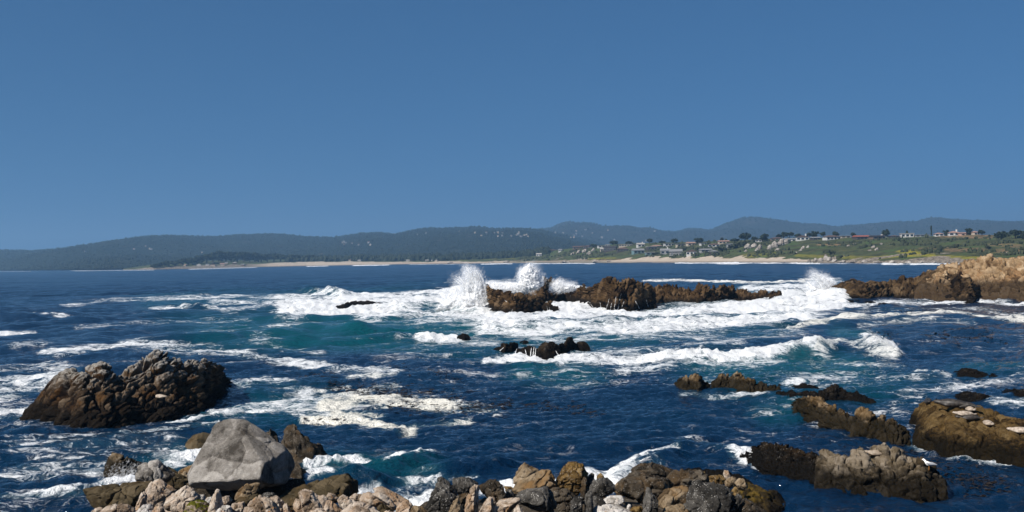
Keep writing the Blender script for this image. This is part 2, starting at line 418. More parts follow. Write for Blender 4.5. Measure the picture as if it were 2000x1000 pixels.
def sea_height(x, y, dist, full=True):
    ha, ax, ay = sample(TA, 331.0, x, y); hb, bx, by = sample(TB, 97.0, x, y); hc, cx, cy = sample(TC, 19.0, x, y)
    wa = 1 - sstep(dist, 1400, 2600) * .8; wb = 1 - sstep(dist, 220, 700); wc = 1 - sstep(dist, 55, 150)
    sh = 0.42 + 0.58 * sstep(dist, 45, 130)
    return (ha * wa * sh + hb * wb * sh + hc * wc, 0.9 * (ax * wa * sh + bx * wb * sh) + .8 * cx * wc, 0.9 * (ay * wa * sh + by * wb * sh) + .8 * cy * wc)
hz, hx, hy = sea_height(x, y, dist)
for pts, H, wb_, wf_ in CREST:
    m = near_mask(pts, 40)
    d, sg = world_dist(m, pts)
    wd = np.where(sg > 0, wb_, wf_)
    hz[m] += H * np.exp(-(d / wd) ** 2) * (1 + .25 * vnoise(np.stack([x[m] * .5, y[m] * .5, np.zeros(m.sum())], 1), 5))
tm = foam > 0.5
tq = P0[tm]
amp = sstep(foam[tm], 0.5, 1.0)
hz[tm] += amp * (fbm(tq * .35, 3, 31) * .32 * sstep(dist[tm], 60, 140) + (0.5 - np.abs(fbm(tq * .8, 3, 33))) * (.18 + .34 * sstep(dist[tm], 60, 110)) + (.4 - np.abs(fbm(tq * 2.4, 3, 34))) * .16 * (1 - sstep(dist[tm], 90, 150)))
SEA = np.stack([x + hx, y + hy, hz], 1)
sea_me = mk_mesh('sea', SEA, grid_faces(nr, nc))
add_attr(sea_me, 'sea', np.stack([foam, teal, cream, kelp], 1))

def sea_material():
    t = NT('sea_water'); P = t.pos()
    nd = t.n('Attribute', attribute_name='sea'); sp_ = t.n('SeparateColor'); t.t.links.new(nd.outputs['Color'], sp_.inputs[0])
    fm, tl, cm = sp_.outputs; kp = nd.outputs['Alpha']
    wv = t.noise(P, .4, 3, out=1)
    Pw = t.vmath('ADD', P, t.vmath('MULTIPLY', t.vmath('SUBTRACT', wv, (.5, .5, .5)), (3.2, 3.2, 0)))
    wv2 = t.noise(P, 2.2, 3, out=1)
    Pw2 = t.vmath('ADD', Pw, t.vmath('MULTIPLY', t.vmath('SUBTRACT', wv2, (.5, .5, .5)), (.55, .55, 0)))
    flat = t.vmath('MULTIPLY', Pw2, (.62, 1, 0.15))
    n1 = t.ss(t.noise(flat, .20, 9, .66), .30, .70, smooth=False)
    n2 = t.ss(t.noise(flat, 1.25, 7, .68), .30, .70, smooth=False)
    n3 = t.ss(t.noise(flat, 7.0, 5, .65), .28, .72, smooth=False)
    w1 = t.ss(n2, .1, .9, .03, .26); w2 = t.ss(n1, .1, .9, .03, .22)
    l1 = t.math('SUBTRACT', 1.0, t.math('DIVIDE', t.vor(flat, .85, 'DISTANCE_TO_EDGE'), w1), clamp=True)
    l2 = t.math('SUBTRACT', 1.0, t.math('DIVIDE', t.vor(flat, 2.6, 'DISTANCE_TO_EDGE'), w2), clamp=True)
    lace = t.math('MAXIMUM', l1, t.math('MULTIPLY', l2, .8))
    fld = t.math('ADD', t.math('MULTIPLY', n1, .42), t.math('ADD', t.math('MULTIPLY', n2, .36), t.math('MULTIPLY', n3, .22)))
    thr = t.math('SUBTRACT', 1.0, t.math('MULTIPLY', fm, .69))
    fill = t.ss(t.math('SUBTRACT', fld, thr), -.12, .15)
    brk = t.ss(t.math('ADD', fld, t.math('MULTIPLY', fm, .35)), .64, .82)
    a = t.math('MAXIMUM', fill, t.math('MULTIPLY', t.math('MULTIPLY', lace, brk), t.ss(fm, .06, .34)))
    navy = t.mix(t.ss(t.noise(t.vmath('MULTIPLY', P, (1, 1, 0)), .05, 3), .35, .65), (0.0009, 0.011, 0.033), (0.0015, 0.017, 0.044))
    wcol = t.mix(tl, navy, (0.0015, 0.062, 0.076))
    # air bubbles under thin foam make the water milky
    milk = t.math('MULTIPLY', t.ss(fm, .25, .9), t.ss(fld, .25, .7))
    wcol = t.mix(t.math('MULTIPLY', milk, .55), wcol, (0.09, 0.22, 0.26))
    kn = t.ss(t.noise(t.vmath('MULTIPLY', P, (.5, 1, 1)), 2.6, 5, .65), .5, .62)
    wcol = t.mix(t.math('MULTIPLY', t.math('MULTIPLY', kp, kn), .85), wcol, (0.012, 0.009, 0.006))
    b1 = t.noise(P, .55, 4, .55); b2 = t.noise(P, 2.4, 5, .6); b3 = t.noise(P, 9, 3, .6)
    hgt = t.math('ADD', t.math('ADD', t.math('MULTIPLY', b1, .42), t.math('MULTIPLY', b2, .20)), t.math('MULTIPLY', b3, .04))
    nb = t.bump(hgt, 1.0, 1.0)
    water = t.bsdf(wcol, t.ss(t.xyz(P)[1], 50, 350, .07, .18), nb, .5, IOR=1.333)
    fcol = t.mix(cm, (.86, .88, .89), (.80, .78, .70))
    fb = t.bump(t.math('ADD', fld, t.math('MULTIPLY', b3, .6)), 0.9, .3)
    fo = t.bsdf(fcol, .85, fb, .15)
    ms = t.n('MixShader'); t.put(ms.inputs[0], t.math('MULTIPLY', a, .97)); t.t.links.new(water, ms.inputs[1]); t.t.links.new(fo, ms.inputs[2])
    return t.done(ms.outputs[0])
M_SEA = sea_material()
sea = tag(link('sea', sea_me, M_SEA), 'dark blue sea with swell, foam streaks and white water', 'sea', kind='structure')
def sea_z(px, py):
    q = WZ(px, py); h = sea_height(np.atleast_1d(q[..., 0]), np.atleast_1d(q[..., 1]), np.atleast_1d(np.hypot(q[..., 0], q[..., 1])))
    return float(h[0][0])
# ------------------------------------------------------------------ far hills and the coast
def tab(px, xs, ys): return np.interp(px, xs, ys)
RIDGE_W = [(-900, 512), (-500, 504), (-100, 492), (0, 489), (60, 488), (100, 486), (150, 482), (190, 478), (230, 472), (280, 465), (310, 462), (345, 461), (420, 461), (470, 458.5), (500, 459.5), (540, 460), (600, 462), (650, 462.5), (680, 458), (710, 452.5), (745, 451), (770, 454), (800, 448), (835, 443.5), (860, 444.5), (890, 445.5), (915, 445), (935, 443.5), (960, 447), (1000, 447), (1030, 446.5), (1060, 450), (1120, 462), (1200, 480), (1300, 494), (1500, 500)]
RIDGE_D = [(900, 500), (960, 470), (1000, 452), (1040, 448), (1063, 446), (1075, 447.5), (1090, 441), (1112, 435.5), (1130, 438), (1150, 438), (1165, 442), (1180, 446), (1210, 444), (1260, 443.5), (1300, 447), (1320, 448), (1345, 442.5), (1365, 443), (1385, 447.5), (1420, 436), (1450, 429), (1480, 426.5), (1510, 429), (1545, 436), (1570, 439), (1590, 438.5), (1610, 440), (1640, 445), (1680, 441), (1720, 440), (1760, 443), (1790, 444), (1815, 437), (1850, 436.5), (1890, 437.5), (1920, 434), (1960, 433.5), (2000, 434), (2200, 430), (2600, 438), (3000, 445)]
def hill(name, ridge, d0f, d1f, back, label, mat, zbase, n_az, nrr, seed, amp):
    rx = np.array([r[0] for r in ridge], float); ry = np.array([r[1] for r in ridge], float)
    pc = np.linspace(rx[0], rx[-1], n_az)
    tt = np.concatenate([np.linspace(0, 1, nrr), 1 + np.linspace(0.06, 0.8, 8)])
    d0 = d0f(pc); d1 = d1f(pc)
    zr = CAMZ + (yh(pc) - np.interp(pc, rx, ry) - 3.5) / F * d1
    D = d0[None] + (d1 - d0)[None] * tt[:, None]
    s = np.where(tt <= 1, np.sin(np.clip(tt, 0, 1) * np.pi / 2) ** 1.25, 1 - (tt - 1) * back)
    Z = zbase + (zr - zbase)[None] * s[:, None]
    X = (pc[None] - 1000) / F * D
    q = np.stack([X.ravel(), D.ravel(), np.zeros(X.size)], 1)
    nz = fbm(q * np.array([1 / 420., 1 / 620., 1]), 4, seed).reshape(X.shape)
    w = (np.clip(tt, 0, 1) * (1 - np.clip(tt, 0, 1)) * 4)[:, None]
    Z = Z + nz * amp * w
    V = np.stack([X, D, Z], -1)
    me = mk_mesh(name, V.reshape(-1, 3), grid_faces(len(tt), n_az))
    o = tag(link(name, me, mat), label, 'hill', kind='structure')
    return o, V
def forest_mat(name, c1, c2, c3, bare):
    t = NT(name); P = t.pos()
    n1 = t.noise(P, .010, 5, .6); n2 = t.noise(P, .06, 4, .65)
    c = t.mix(t.ss(n2, .35, .68), c1, c2)
    c = t.mix(t.ss(n1, .52, .72), c, c3)
    c = t.mix(t.math('MULTIPLY', t.ss(t.noise(P, .022, 5, .6), .62, .70), .7), c, bare)
    return t.done(t.bsdf(c, .9, t.bump(n2, 1.0, 12.0), .1))
M_FOREST = forest_mat('forest_floor', (.010, .016, .011), (.020, .028, .017), (.028, .034, .02), (.08, .068, .05))
M_HILL = forest_mat('dry_hill', (.02, .026, .02), (.038, .040, .03), (.048, .046, .036), (.12, .095, .078))
SH = dict(x=[-1500, -400, 0, 140, 250, 300, 400, 500, 600, 700, 800, 900, 1000, 1100, 1200, 1300, 1400, 1500, 1600, 1700, 1800, 1900, 2000, 2600],
          y=[559.4, 536.8, 528.6, 527.6, 527.0, 526.5, 524, 521.5, 519.3, 517.6, 516, 515, 514.2, 513.6, 513.2, 512.9, 512.8, 513.1, 513.6, 514.3, 514.8, 515, 515.1, 515.5])
def shore_d(px): return CAMZ * F / (np.interp(px, SH['x'], SH['y']) - yh(px))
wooded_hill, VW = hill('wooded_hill', RIDGE_W, lambda p: np.maximum(shore_d(p) * np.where(p < 270, .995, 1.0) + np.interp(p, [-900, 200, 300, 900, 1500], [0, 0, 500, 700, 900]), 1500),
    lambda p: np.interp(p, [-900, 0, 600, 1500], [4600, 4500, 4600, 4300]), .5, 'dark wooded hill rising behind the bay', M_FOREST, 2.0, 380, 46, 4, 16)
distant_hills, VD = hill('distant_hills', RIDGE_D, lambda p: np.full_like(p, 3600.), lambda p: np.full_like(p, 6600.), .4, 'hazy dry hills along the horizon', M_HILL, 5.0, 420, 46, 9, 38)

# nearer coast: beach, low foreland and the grassy bluff
CX = [240, 262, 300, 340, 400, 500, 600, 700, 800, 900, 1000, 1060, 1100, 1150, 1200, 1300, 1400, 1450, 1500, 1600, 1700, 1800, 1900, 2000, 2300, 3000]
C_TOE = [526.5, 525.4, 522.5, 521, 519.5, 516, 511.5, 511.5, 511.8, 511.5, 510.5, 509, 508.5, 508.5, 507.8, 504.5, 504.3, 504.5, 505, 507.5, 508, 508, 508, 508, 508, 508]
C_CRE = [526, 524.6, 519, 515, 511, 509.5, 507, 505, 503.5, 502, 500, 493, 487, 481, 477, 473.5, 471, 469, 466.5, 464.5, 463.5, 462, 458.5, 459, 456, 452]
C_OFF = [50, 60, 90, 120, 200, 300, 400, 500, 520, 520, 480, 420, 330, 280, 250, 230, 215, 215, 240, 270, 300, 330, 340, 340, 340, 340]
BEACH_W = [20, 24, 26, 28, 30, 40, 60, 60, 55, 50, 45, 40, 38, 38, 38, 40, 40, 36, 34, 24, 22, 22, 22, 22, 22, 22]
def coast_cols(px):
    d0 = shore_d(px); bw = np.interp(px, CX, BEACH_W); off = np.interp(px, CX, C_OFF)
    zt = CAMZ - (np.interp(px, CX, C_TOE) - yh(px)) / F * (d0 + bw)
    zc = CAMZ - (np.interp(px, CX, C_CRE) - yh(px)) / F * (d0 + off)
    return d0, bw, off, zt, zc
def coast_z(X, D):
    px = 1000 + F * X / D
    d0, bw, off, zt, zc = coast_cols(px)
    s = D - d0
    q = np.stack([np.ravel(X), np.ravel(D), np.zeros(np.size(X))], 1)
    nz = fbm(q * np.array([1 / 34., 1 / 46., 1]), 4, 21).reshape(np.shape(X)); nz2 = fbm(q * np.array([1 / 7., 1 / 9., 1]), 3, 22).reshape(np.shape(X))
    za = -0.8 + (zt + .8) * np.clip(s / bw, -1, 1) ** 1 * 1.0
    t = np.clip((s - bw) / (off - bw), 0, 1)
    prof = t ** 0.85 * (1 - .18 * np.sin(t * np.pi)) 
    zb = zt + (zc - zt) * prof + nz * 1.5 * np.sin(t * np.pi) ** .7 + nz2 * .35 * np.minimum(1, t * 8) * (1 - t * .8)
    zcst = zc + np.clip(s - off, 0, 400) * .006 - np.clip(s - off - 400, 0, 2000) * .06
    return np.where(s < bw, za, np.where(s < off, zb, zcst))
cpx = np.concatenate([np.linspace(240, 1000, 260, endpoint=False), np.linspace(1000, 2100, 520, endpoint=False), np.linspace(2100, 3000, 60)])
d0c, bwc, offc, ztc, zcc = coast_cols(cpx)
ss_ = np.concatenate([np.linspace(-.25, 1, 14, endpoint=False) * 0, ])
rows = np.concatenate([np.linspace(-.3, 1, 16, endpoint=False), 1 + np.linspace(0, 1, 84), 2 + np.linspace(.02, 1, 14)])
CD = np.zeros((len(rows), len(cpx)))
for i, r in enumerate(rows):
    if r < 1: CD[i] = d0c + bwc * r
    elif r <= 2: CD[i] = d0c + bwc + (offc - bwc) * (r - 1)
    else: CD[i] = d0c + offc + 700 * (r - 2)
CXX = (cpx[None] - 1000) / F * CD
CZ = coast_z(CXX, CD)
coastV = np.stack([CXX, CD, CZ], -1)
cq = coastV.reshape(-1, 3)
cpxs, cpys = proj(cq)
r2 = np.repeat(rows[:, None], len(cpx), 1).ravel(); c2 = np.tile(cpx, len(rows))
edge = fbm(cq * np.array([.05, .05, 0]), 3, 41) * .25
sandy = sstep(c2, 470, 540) * (1 - sstep(c2, 1575, 1600)) * (1 - .75 * sstep(c2, 985, 1010) * (1 - sstep(c2, 1165, 1200)))
sand = np.where(r2 + edge * .5 < 1.02, 1, 0) * sandy
rocky = np.where(r2 + edge < 1.03, 1, 0) * (1 - sandy)
def blob(L):
    a = np.zeros(len(cq))
    for pts, hw, st in L:
        d = stroke_dist(cpxs, cpys, pts, .35)
        a = np.maximum(a, st * (1 - sstep(d * (1 + edge * 1.6), hw * .5, hw * 1.3)))
    return a
yellow = blob([([(1765, 492), (1795, 494)], 4, 1), ([(1725, 502), (1760, 500), (1820, 498)], 3, .9), ([(1820, 501), (1905, 504)], 4, .7), ([(1150, 505), (1200, 504)], 1.5, .6), ([(1560, 499), (1640, 503), (1720, 503)], 4, .45), ([(1460, 500), (1520, 495)], 4, .35), ([(900, 506), (1000, 503)], 2.5, .4)])
tan = blob([([(1840, 461), (1930, 463)], 4, .9), ([(1600, 478), (1660, 478)], 1.6, .8), ([(1850, 486), (1910, 488), (1990, 490)], 4, .7), ([(1940, 478), (1990, 481)], 3, .7), ([(1040, 511), (1300, 505), (1500, 505)], 1.5, .8), ([(1800, 485), (1850, 486)], 2.5, .5)])
outcr = blob([([(1455, 484), (1480, 486)], 6, .5), ([(1500, 480), (1535, 476)], 6, .6)])
coast_me = mk_mesh('coast', cq, grid_faces(len(rows), len(cpx)))
add_attr(coast_me, 'zone', np.stack([sand, rocky + outcr * 0, yellow, tan], 1))
def coast_mat():
    t = NT('coast_ground'); P = t.pos()
    nd = t.n('Attribute', attribute_name='zone'); s = t.n('SeparateColor'); t.t.links.new(nd.outputs['Color'], s.inputs[0])
    n1 = t.noise(P, .035, 5, .6); n2 = t.noise(P, .16, 5, .65); n3 = t.noise(P, .7, 4, .6)
    g = t.ramp(n2, [(.30, (.020, .027, .012)), (.46, (.052, .060, .024)), (.58, (.080, .086, .036)), (.75, (.14, .115, .06))])
    g = t.mix(t.ss(n1, .48, .66), g, (.060, .092, .030))
    g = t.mix(t.ss(n1, .46, .30), g, (.032, .036, .022))
    g = t.mix(t.math('MULTIPLY', t.ss(n3, .55, .7), .6), g, (.02, .026, .014))
    g = t.mix(t.math('MULTIPLY', s.outputs[2], t.ss(n2, .34, .5)), g, (.26, .23, .025))
    g = t.mix(t.math('MULTIPLY', nd.outputs['Alpha'], t.ss(n2, .38, .56)), g, (.24, .15, .085))
    rk = t.mix(t.ss(n3, .4, .62), (.07, .058, .045), (.34, .29, .23))
    sd = t.mix(t.ss(n2, .35, .65), (.38, .315, .245), (.45, .38, .30))
    wet = t.ss(t.xyz(P)[2], .4, 1.6)
    sd = t.mix(wet, (.24, .20, .155), sd)
    g = t.mix(s.outputs[1], g, rk); g = t.mix(s.outputs[0], g, sd)
    return t.done(t.bsdf(g, .9, t.bump(t.math('ADD', n2, t.math('MULTIPLY', n3, .5)), .8, 2.0), .1))
tag(link('coast', coast_me, coast_mat()), 'sandy beach and grassy bluff across the bay', 'coast', kind='structure')
def ground_at(px, py, dmin=None):
    """world point where the view line through a photo pixel meets the coast"""
    r = ray(px, py); d0 = float(shore_d(px)); off = float(np.interp(px, CX, C_OFF))
    D = np.linspace(d0 * .99, d0 + off + 60, 500)
    t = D / r[1]; Q = np.array([0, 0, CAMZ]) + r * t[:, None]
    zz = coast_z(Q[:, 0], Q[:, 1]); k = np.nonzero(Q[:, 2] <= zz)[0]
    i = k[0] if len(k) else int(np.argmin(Q[:, 2] - zz))
    return np.array([Q[i, 0], Q[i, 1], zz[i]])
# ------------------------------------------------------------------ rock materials
def rock_mat(name, dark, mid, light, scale=1.0, wet=None, wetc=(.010, .008, .006), top=None, topc=(.50, .47, .42), speck=0.0, lichen=0.0, moss=None, stain=None, bump=.5, veg=None, weed=None):
    """dark/mid/light stone colours, wet = (z0, z1) tide band, top = (z0, z1) guano-whitened tops"""
    t = NT(name); P = t.pos(); z = t.xyz(P)[2]; nz = t.xyz(t.nor())[2]
    n1 = t.noise(P, .7 * scale, 6, .62); n2 = t.noise(P, 3.1 * scale, 6, .65); n3 = t.noise(P, 14 * scale, 5, .7); n4 = t.noise(P, 60 * scale, 3, .6)
    f = t.math('ADD', t.math('MULTIPLY', n1, .5), t.math('ADD', t.math('MULTIPLY', n2, .3), t.math('MULTIPLY', n3, .2)))
    f = t.math('ADD', f, t.math('MULTIPLY', t.math('SUBTRACT', t.attr('cell'), .5), .38))
    c = t.ramp(f, [(.36, dark), (.50, mid), (.66, light)])
    if stain is not None:
        c = t.mix(t.math('MULTIPLY', t.ss(t.noise(P, 1.1 * scale, 5, .6), .50, .66), .75), c, stain)
    g = t.math('MULTIPLY', t.math('SUBTRACT', n4, .5), .9)
    c = t.mix(1.0, c, t.ramp(t.math('ADD', .5, g), [(.25, (.62, .62, .62)), (.5, (1, 1, 1)), (.8, (1.35, 1.35, 1.35))]), 'MULTIPLY')
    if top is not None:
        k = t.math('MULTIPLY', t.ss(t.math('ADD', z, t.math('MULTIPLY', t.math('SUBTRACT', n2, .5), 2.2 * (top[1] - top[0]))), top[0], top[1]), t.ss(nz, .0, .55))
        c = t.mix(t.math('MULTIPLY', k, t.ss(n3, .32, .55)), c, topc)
    if lichen:
        c = t.mix(t.math('MULTIPLY', t.ss(t.noise(P, 2.3 * scale, 5, .7), .56, .64), lichen), c, (.42, .19, .05))
    if moss is not None:
        c = t.mix(t.math('MULTIPLY', t.ss(t.math('ADD', nz, t.math('MULTIPLY', n2, .6)), .65, .9), moss), c, (.075, .075, .008))
    if speck:
        s = t.math('MULTIPLY', t.ss(t.vor(P, 16 * scale), .30, .18), t.ss(n2, .46, .58))
        c = t.mix(t.math('MULTIPLY', s, speck), c, (.60, .58, .54))
    if veg is not None:
        k = t.ss(t.math('ADD', z, t.math('MULTIPLY', n2, 1.2)), veg[0], veg[1])
        c = t.mix(t.math('MULTIPLY', k, t.ss(nz, .25, .6)), c, (.10, .115, .03))
    rough = .88
    if wet is not None:
        k = t.ss(t.math('ADD', z, t.math('MULTIPLY', t.math('SUBTRACT', n2, .5), 1.6 * (wet[1] - wet[0]))), wet[0], wet[1], 1, 0)
        c = t.mix(t.math('MULTIPLY', k, .92), c, wetc); rough = .9
    h = t.math('ADD', t.math('MULTIPLY', n2, .5), t.math('ADD', t.math('MULTIPLY', n3, .28), t.math('MULTIPLY', n4, .10)))
    return t.done(t.bsdf(c, rough, t.bump(h, bump, .35 / scale), .05))
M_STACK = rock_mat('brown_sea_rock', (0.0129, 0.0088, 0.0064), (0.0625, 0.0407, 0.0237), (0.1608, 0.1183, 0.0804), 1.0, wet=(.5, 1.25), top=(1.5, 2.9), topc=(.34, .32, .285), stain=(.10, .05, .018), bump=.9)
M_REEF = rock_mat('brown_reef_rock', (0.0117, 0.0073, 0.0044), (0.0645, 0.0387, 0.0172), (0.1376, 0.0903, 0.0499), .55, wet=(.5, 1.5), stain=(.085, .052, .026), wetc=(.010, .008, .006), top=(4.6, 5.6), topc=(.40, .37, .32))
M_BLACK = rock_mat('wet_black_rock', (.004, .0035, .003), (.011, .008, .0055), (.034, .025, .016), 1.0, wet=(.2, .8), wetc=(.004, .0035, .003), stain=(.03, .018, .008), speck=.25)
M_TANRIDGE = rock_mat('weed_skirted_tan_rock', (0.0365, 0.0234, 0.0102), (0.129, 0.086, 0.0447), (0.2322, 0.1763, 0.1161), 1.1, wet=(.55, .95), wetc=(.008, .007, .004), stain=(.12, .07, .025))
M_PALEKNOB = rock_mat('weed_skirted_pale_rock', (0.0369, 0.0274, 0.0168), (0.13, 0.1022, 0.0681), (0.2105, 0.1734, 0.13), 1.1, wet=(.35, .9), wetc=(.005, .004, .0025), stain=(.05, .033, .014))
M_SLAB = rock_mat('barnacled_brown_slab', (0.0132, 0.008, 0.0037), (0.0645, 0.0404, 0.0155), (0.1462, 0.0989, 0.043), 2.6, wet=(.35, .85), wetc=(.006, .005, .003), stain=(.10, .06, .02), bump=.9)
M_CLIFF = rock_mat('pale_cliff_rock', (0.0658, 0.0365, 0.0161), (0.2494, 0.1677, 0.0903), (0.4128, 0.3053, 0.1935), .5, wet=(2.2, 3.6), wetc=(.045, .030, .017), stain=(.26, .15, .07), veg=(7.4, 8.6))
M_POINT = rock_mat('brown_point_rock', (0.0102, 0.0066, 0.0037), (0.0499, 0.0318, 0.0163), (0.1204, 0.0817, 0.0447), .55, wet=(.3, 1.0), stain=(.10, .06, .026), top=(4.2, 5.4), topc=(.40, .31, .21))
M_BOULDER = rock_mat('light_grey_boulder', (.065, .057, .048), (.225, .205, .18), (.45, .42, .38), 1.9, bump=1.0, speck=.15)
M_PALE = rock_mat('pinkish_pale_stone', (0.1877, 0.1368, 0.0938), (0.414, 0.3312, 0.2576), (0.5704, 0.4968, 0.414), 1.2, stain=(.40, .25, .14), lichen=.25, bump=.8)
M_TAN = rock_mat('tan_stone', (0.0731, 0.0497, 0.0278), (0.1806, 0.1333, 0.0817), (0.2752, 0.215, 0.1462), 1.6, stain=(.19, .11, .045), bump=.6)
M_GOLD = rock_mat('golden_brown_stone', (0.0512, 0.0307, 0.011), (0.1376, 0.086, 0.0327), (0.2236, 0.1548, 0.0731), 1.5, stain=(.20, .12, .025), speck=.5)
M_DARK = rock_mat('dark_brown_stone', (0.019, 0.0154, 0.011), (0.0533, 0.0421, 0.0301), (0.1032, 0.086, 0.0645), 1.6, stain=(.075, .048, .024), speck=.35, bump=.7)
M_GREY = rock_mat('speckled_grey_stone', (0.0219, 0.0205, 0.0183), (0.0619, 0.0576, 0.0516), (0.129, 0.1204, 0.1075), 1.7, speck=.9, bump=.8)
M_WHITE = rock_mat('whitish_stone', (0.2502, 0.2268, 0.1955), (0.46, 0.4324, 0.3956), (0.6072, 0.5796, 0.5336), 2.0, lichen=.5, bump=.7)
M_MOSS = rock_mat('mossy_stone', (0.1462, 0.1133, 0.0731), (0.3096, 0.2494, 0.1892), (0.43, 0.3698, 0.2924), 2.0, moss=1.0)
M_LICHEN = rock_mat('orange_lichen_stone', (0.1754, 0.1243, 0.0804), (0.3612, 0.2838, 0.215), (0.4816, 0.4128, 0.3354), 2.0, lichen=1.0, bump=.9)
M_OLIVE = rock_mat('dark_olive_slab', (0.0205, 0.0161, 0.0088), (0.0559, 0.043, 0.0241), (0.1032, 0.0791, 0.0473), 1.5, stain=(.07, .045, .02))
M_FARROCK = rock_mat('far_grey_rock', (.14, .12, .10), (.27, .24, .21), (.42, .39, .35), .35)

def rot_axes(dip, az):
    d, a = math.radians(dip), math.radians(az)
    Rz = np.array([[math.cos(a), -math.sin(a), 0], [math.sin(a), math.cos(a), 0], [0, 0, 1]])
    Ry = np.array([[math.cos(d), 0, math.sin(d)], [0, 1, 0], [-math.sin(d), 0, math.cos(d)]])
    return Ry @ Rz
def rockify(P, N, S, amp, seed, dip=35, az=0, stretch=(1, 1, 1.9), rounded=.4, fine=1.0, crack=1.0):
    """blocky joints: each Voronoi block is offset, tilted and separated by a crack; returns points and block id"""
    R = rot_axes(dip, az)
    q = (P @ R.T) / (np.array(stretch) * S)
    q = q + .22 * np.stack([fbm(P / S * .8, 2, seed + k) for k in (51, 52, 53)], 1)
    F1, F2, V, C = voronoi(q, seed)
    e = F2 - F1
    tilt = (V * (C[:, 1:4] - .5)).sum(1) * 1.5
    bul = 1 - np.clip(F1 / .75, 0, 1) ** 2
    d = (C[:, 0] - .5) * .75 + tilt * (1 - rounded) + bul * rounded * .8 - .95 * crack * np.exp(-(e / .09) ** 2)
    q2 = (P @ rot_axes(dip + 9, az + 14).T) / (np.array(stretch) * S * .40)
    G1, G2, V2, C2 = voronoi(q2 + .18 * np.stack([fbm(P / S * 2, 2, seed + k) for k in (61, 62, 63)], 1), seed + 100)
    d2 = (C2[:, 0] - .5) * .7 + (V2 * (C2[:, 1:4] - .5)).sum(1) * 1.3 * (1 - rounded) + (1 - np.clip(G1 / .75, 0, 1) ** 2) * rounded * .6 - .6 * np.exp(-((G2 - G1) / .10) ** 2)
    d3 = fbm(P / S * 5.5, 3, seed + 9)
    return P + N * (amp * (d + .42 * fine * d2 + .10 * fine * d3))[:, None], (C[:, 3] * .6 + C2[:, 3] * .4)

def resample(pts, n):
    a = np.array(pts, float)
    u = (a[:, 0] - a[0, 0]) / (a[-1, 0] - a[0, 0] + 1e-9)
    t = np.linspace(0, 1, n)
    return np.interp(t, u, a[:, 0]), np.interp(t, u, a[:, 1])
def loft_pts(front, tops, back=2.0, res=1.7, S=1.2, amp=.3, seed=1, foot=.9, endfade=.04, jag=0.0, **kw):
    """front: waterline on the sea plane (photo px); tops: list of (crest polyline, metres behind the waterline);
    back: metres from the last crest to the rear waterline"""
    allx = [p[0] for p in front] + [p[0] for c, _ in tops for p in c]
    wpx = max(allx) - min(allx); nu = max(12, int(wpx / res))
    fx, fy = resample(front, nu); Fp = WZ(fx, fy, 0.0)
    C = [Fp + np.array([0, -.25, -foot]), Fp]
    for crest, off in tops:
        cx, cy = resample(crest, nu)
        if jag: cy = cy - jag * (fbm(np.stack([cx / 9., cx * 0, cx * 0 + off if np.isscalar(off) else cx * 0], 1), 3, seed + 70) + .1) * np.clip(np.minimum(np.linspace(0, 1, nu), np.linspace(1, 0, nu)) * 12, 0, 1)
        o = off if np.isscalar(off) else np.interp(np.linspace(0, 1, nu), np.linspace(0, 1, len(off)), off)
        q = WD(cx, cy, Fp[:, 1] + o); C.append(q)
    L = C[-1].copy(); L[:, 1] += back * .45; L[:, 2] = L[:, 2] * .62; C.append(L)
    L2 = C[-2].copy(); L2[:, 1] += back; L2[:, 2] = -foot; C.append(L2)
    C = np.array(C)                                   # (k, nu, 3)
    seg = np.linalg.norm(np.diff(C, axis=0), axis=2).mean(1)
    pxm = F / Fp[:, 1].mean()                          # px per metre
    P = []
    for k in range(len(C) - 1):
        hidden = k >= len(C) - 3
        n = max(3, int(seg[k] * pxm / (res * (2.6 if hidden else 1.0)) * (.8 if k else .5)))
        c0 = C[max(k - 1, 0)]; c1 = C[k]; c2 = C[k + 1]; c3 = C[min(k + 2, len(C) - 1)]
        m1 = (c2 - c0) * .5; m2 = (c3 - c1) * .5
        l = np.linalg.norm(c2 - c1, axis=1, keepdims=True)
        for m in (m1, m2):
            ml = np.linalg.norm(m, axis=1, keepdims=True); m *= np.minimum(1, l * .9 / (ml + 1e-9))
        for t in np.linspace(0, 1, n, endpoint=(k == len(C) - 2)):
            h = (2 * t ** 3 - 3 * t ** 2 + 1) * c1 + (t ** 3 - 2 * t ** 2 + t) * m1 + (-2 * t ** 3 + 3 * t ** 2) * c2 + (t ** 3 - t ** 2) * m2
            P.append(h)
    P = np.array(P)                                    # (nt, nu, 3)
    N = grid_normals(P)
    sh = P.shape
    D, cell = rockify(P.reshape(-1, 3), N.reshape(-1, 3), S, amp, seed, **kw)
    u = np.linspace(0, 1, nu); ef = np.clip(np.minimum(u, 1 - u) / endfade, .25, 1)[None, :, None]
    D = P + (D.reshape(sh) - P) * ef
    return D.reshape(-1, 3), grid_faces(sh[0], sh[1]), cell
def join_parts(parts):
    V, Fc, A, b = [], [], [], 0
    for v, f, a in parts:
        V.append(v); Fc.append(f + b); A.append(a); b += len(v)
    return np.concatenate(V), np.concatenate(Fc), np.concatenate(A)
ROCKS = {}; ROBJ = {}
def rock_obj(name, parts, mat, label, group=None, cat='rock', parent=None):
    V, Fc, A = join_parts(parts)
    c = np.array([(V[:, 0].min() + V[:, 0].max()) / 2, (V[:, 1].min() + V[:, 1].max()) / 2, max(0.0, V[:, 2].min())])
    me = mk_mesh(name, V - c, Fc); add_attr(me, 'cell', A)
    o = link(name, me, mat, loc=c)
    if label: tag(o, label, cat, group)
    o['_k'] = 0; del o['_k']
    ROCKS[label] = (V, Fc); ROBJ[label] = o
    return o

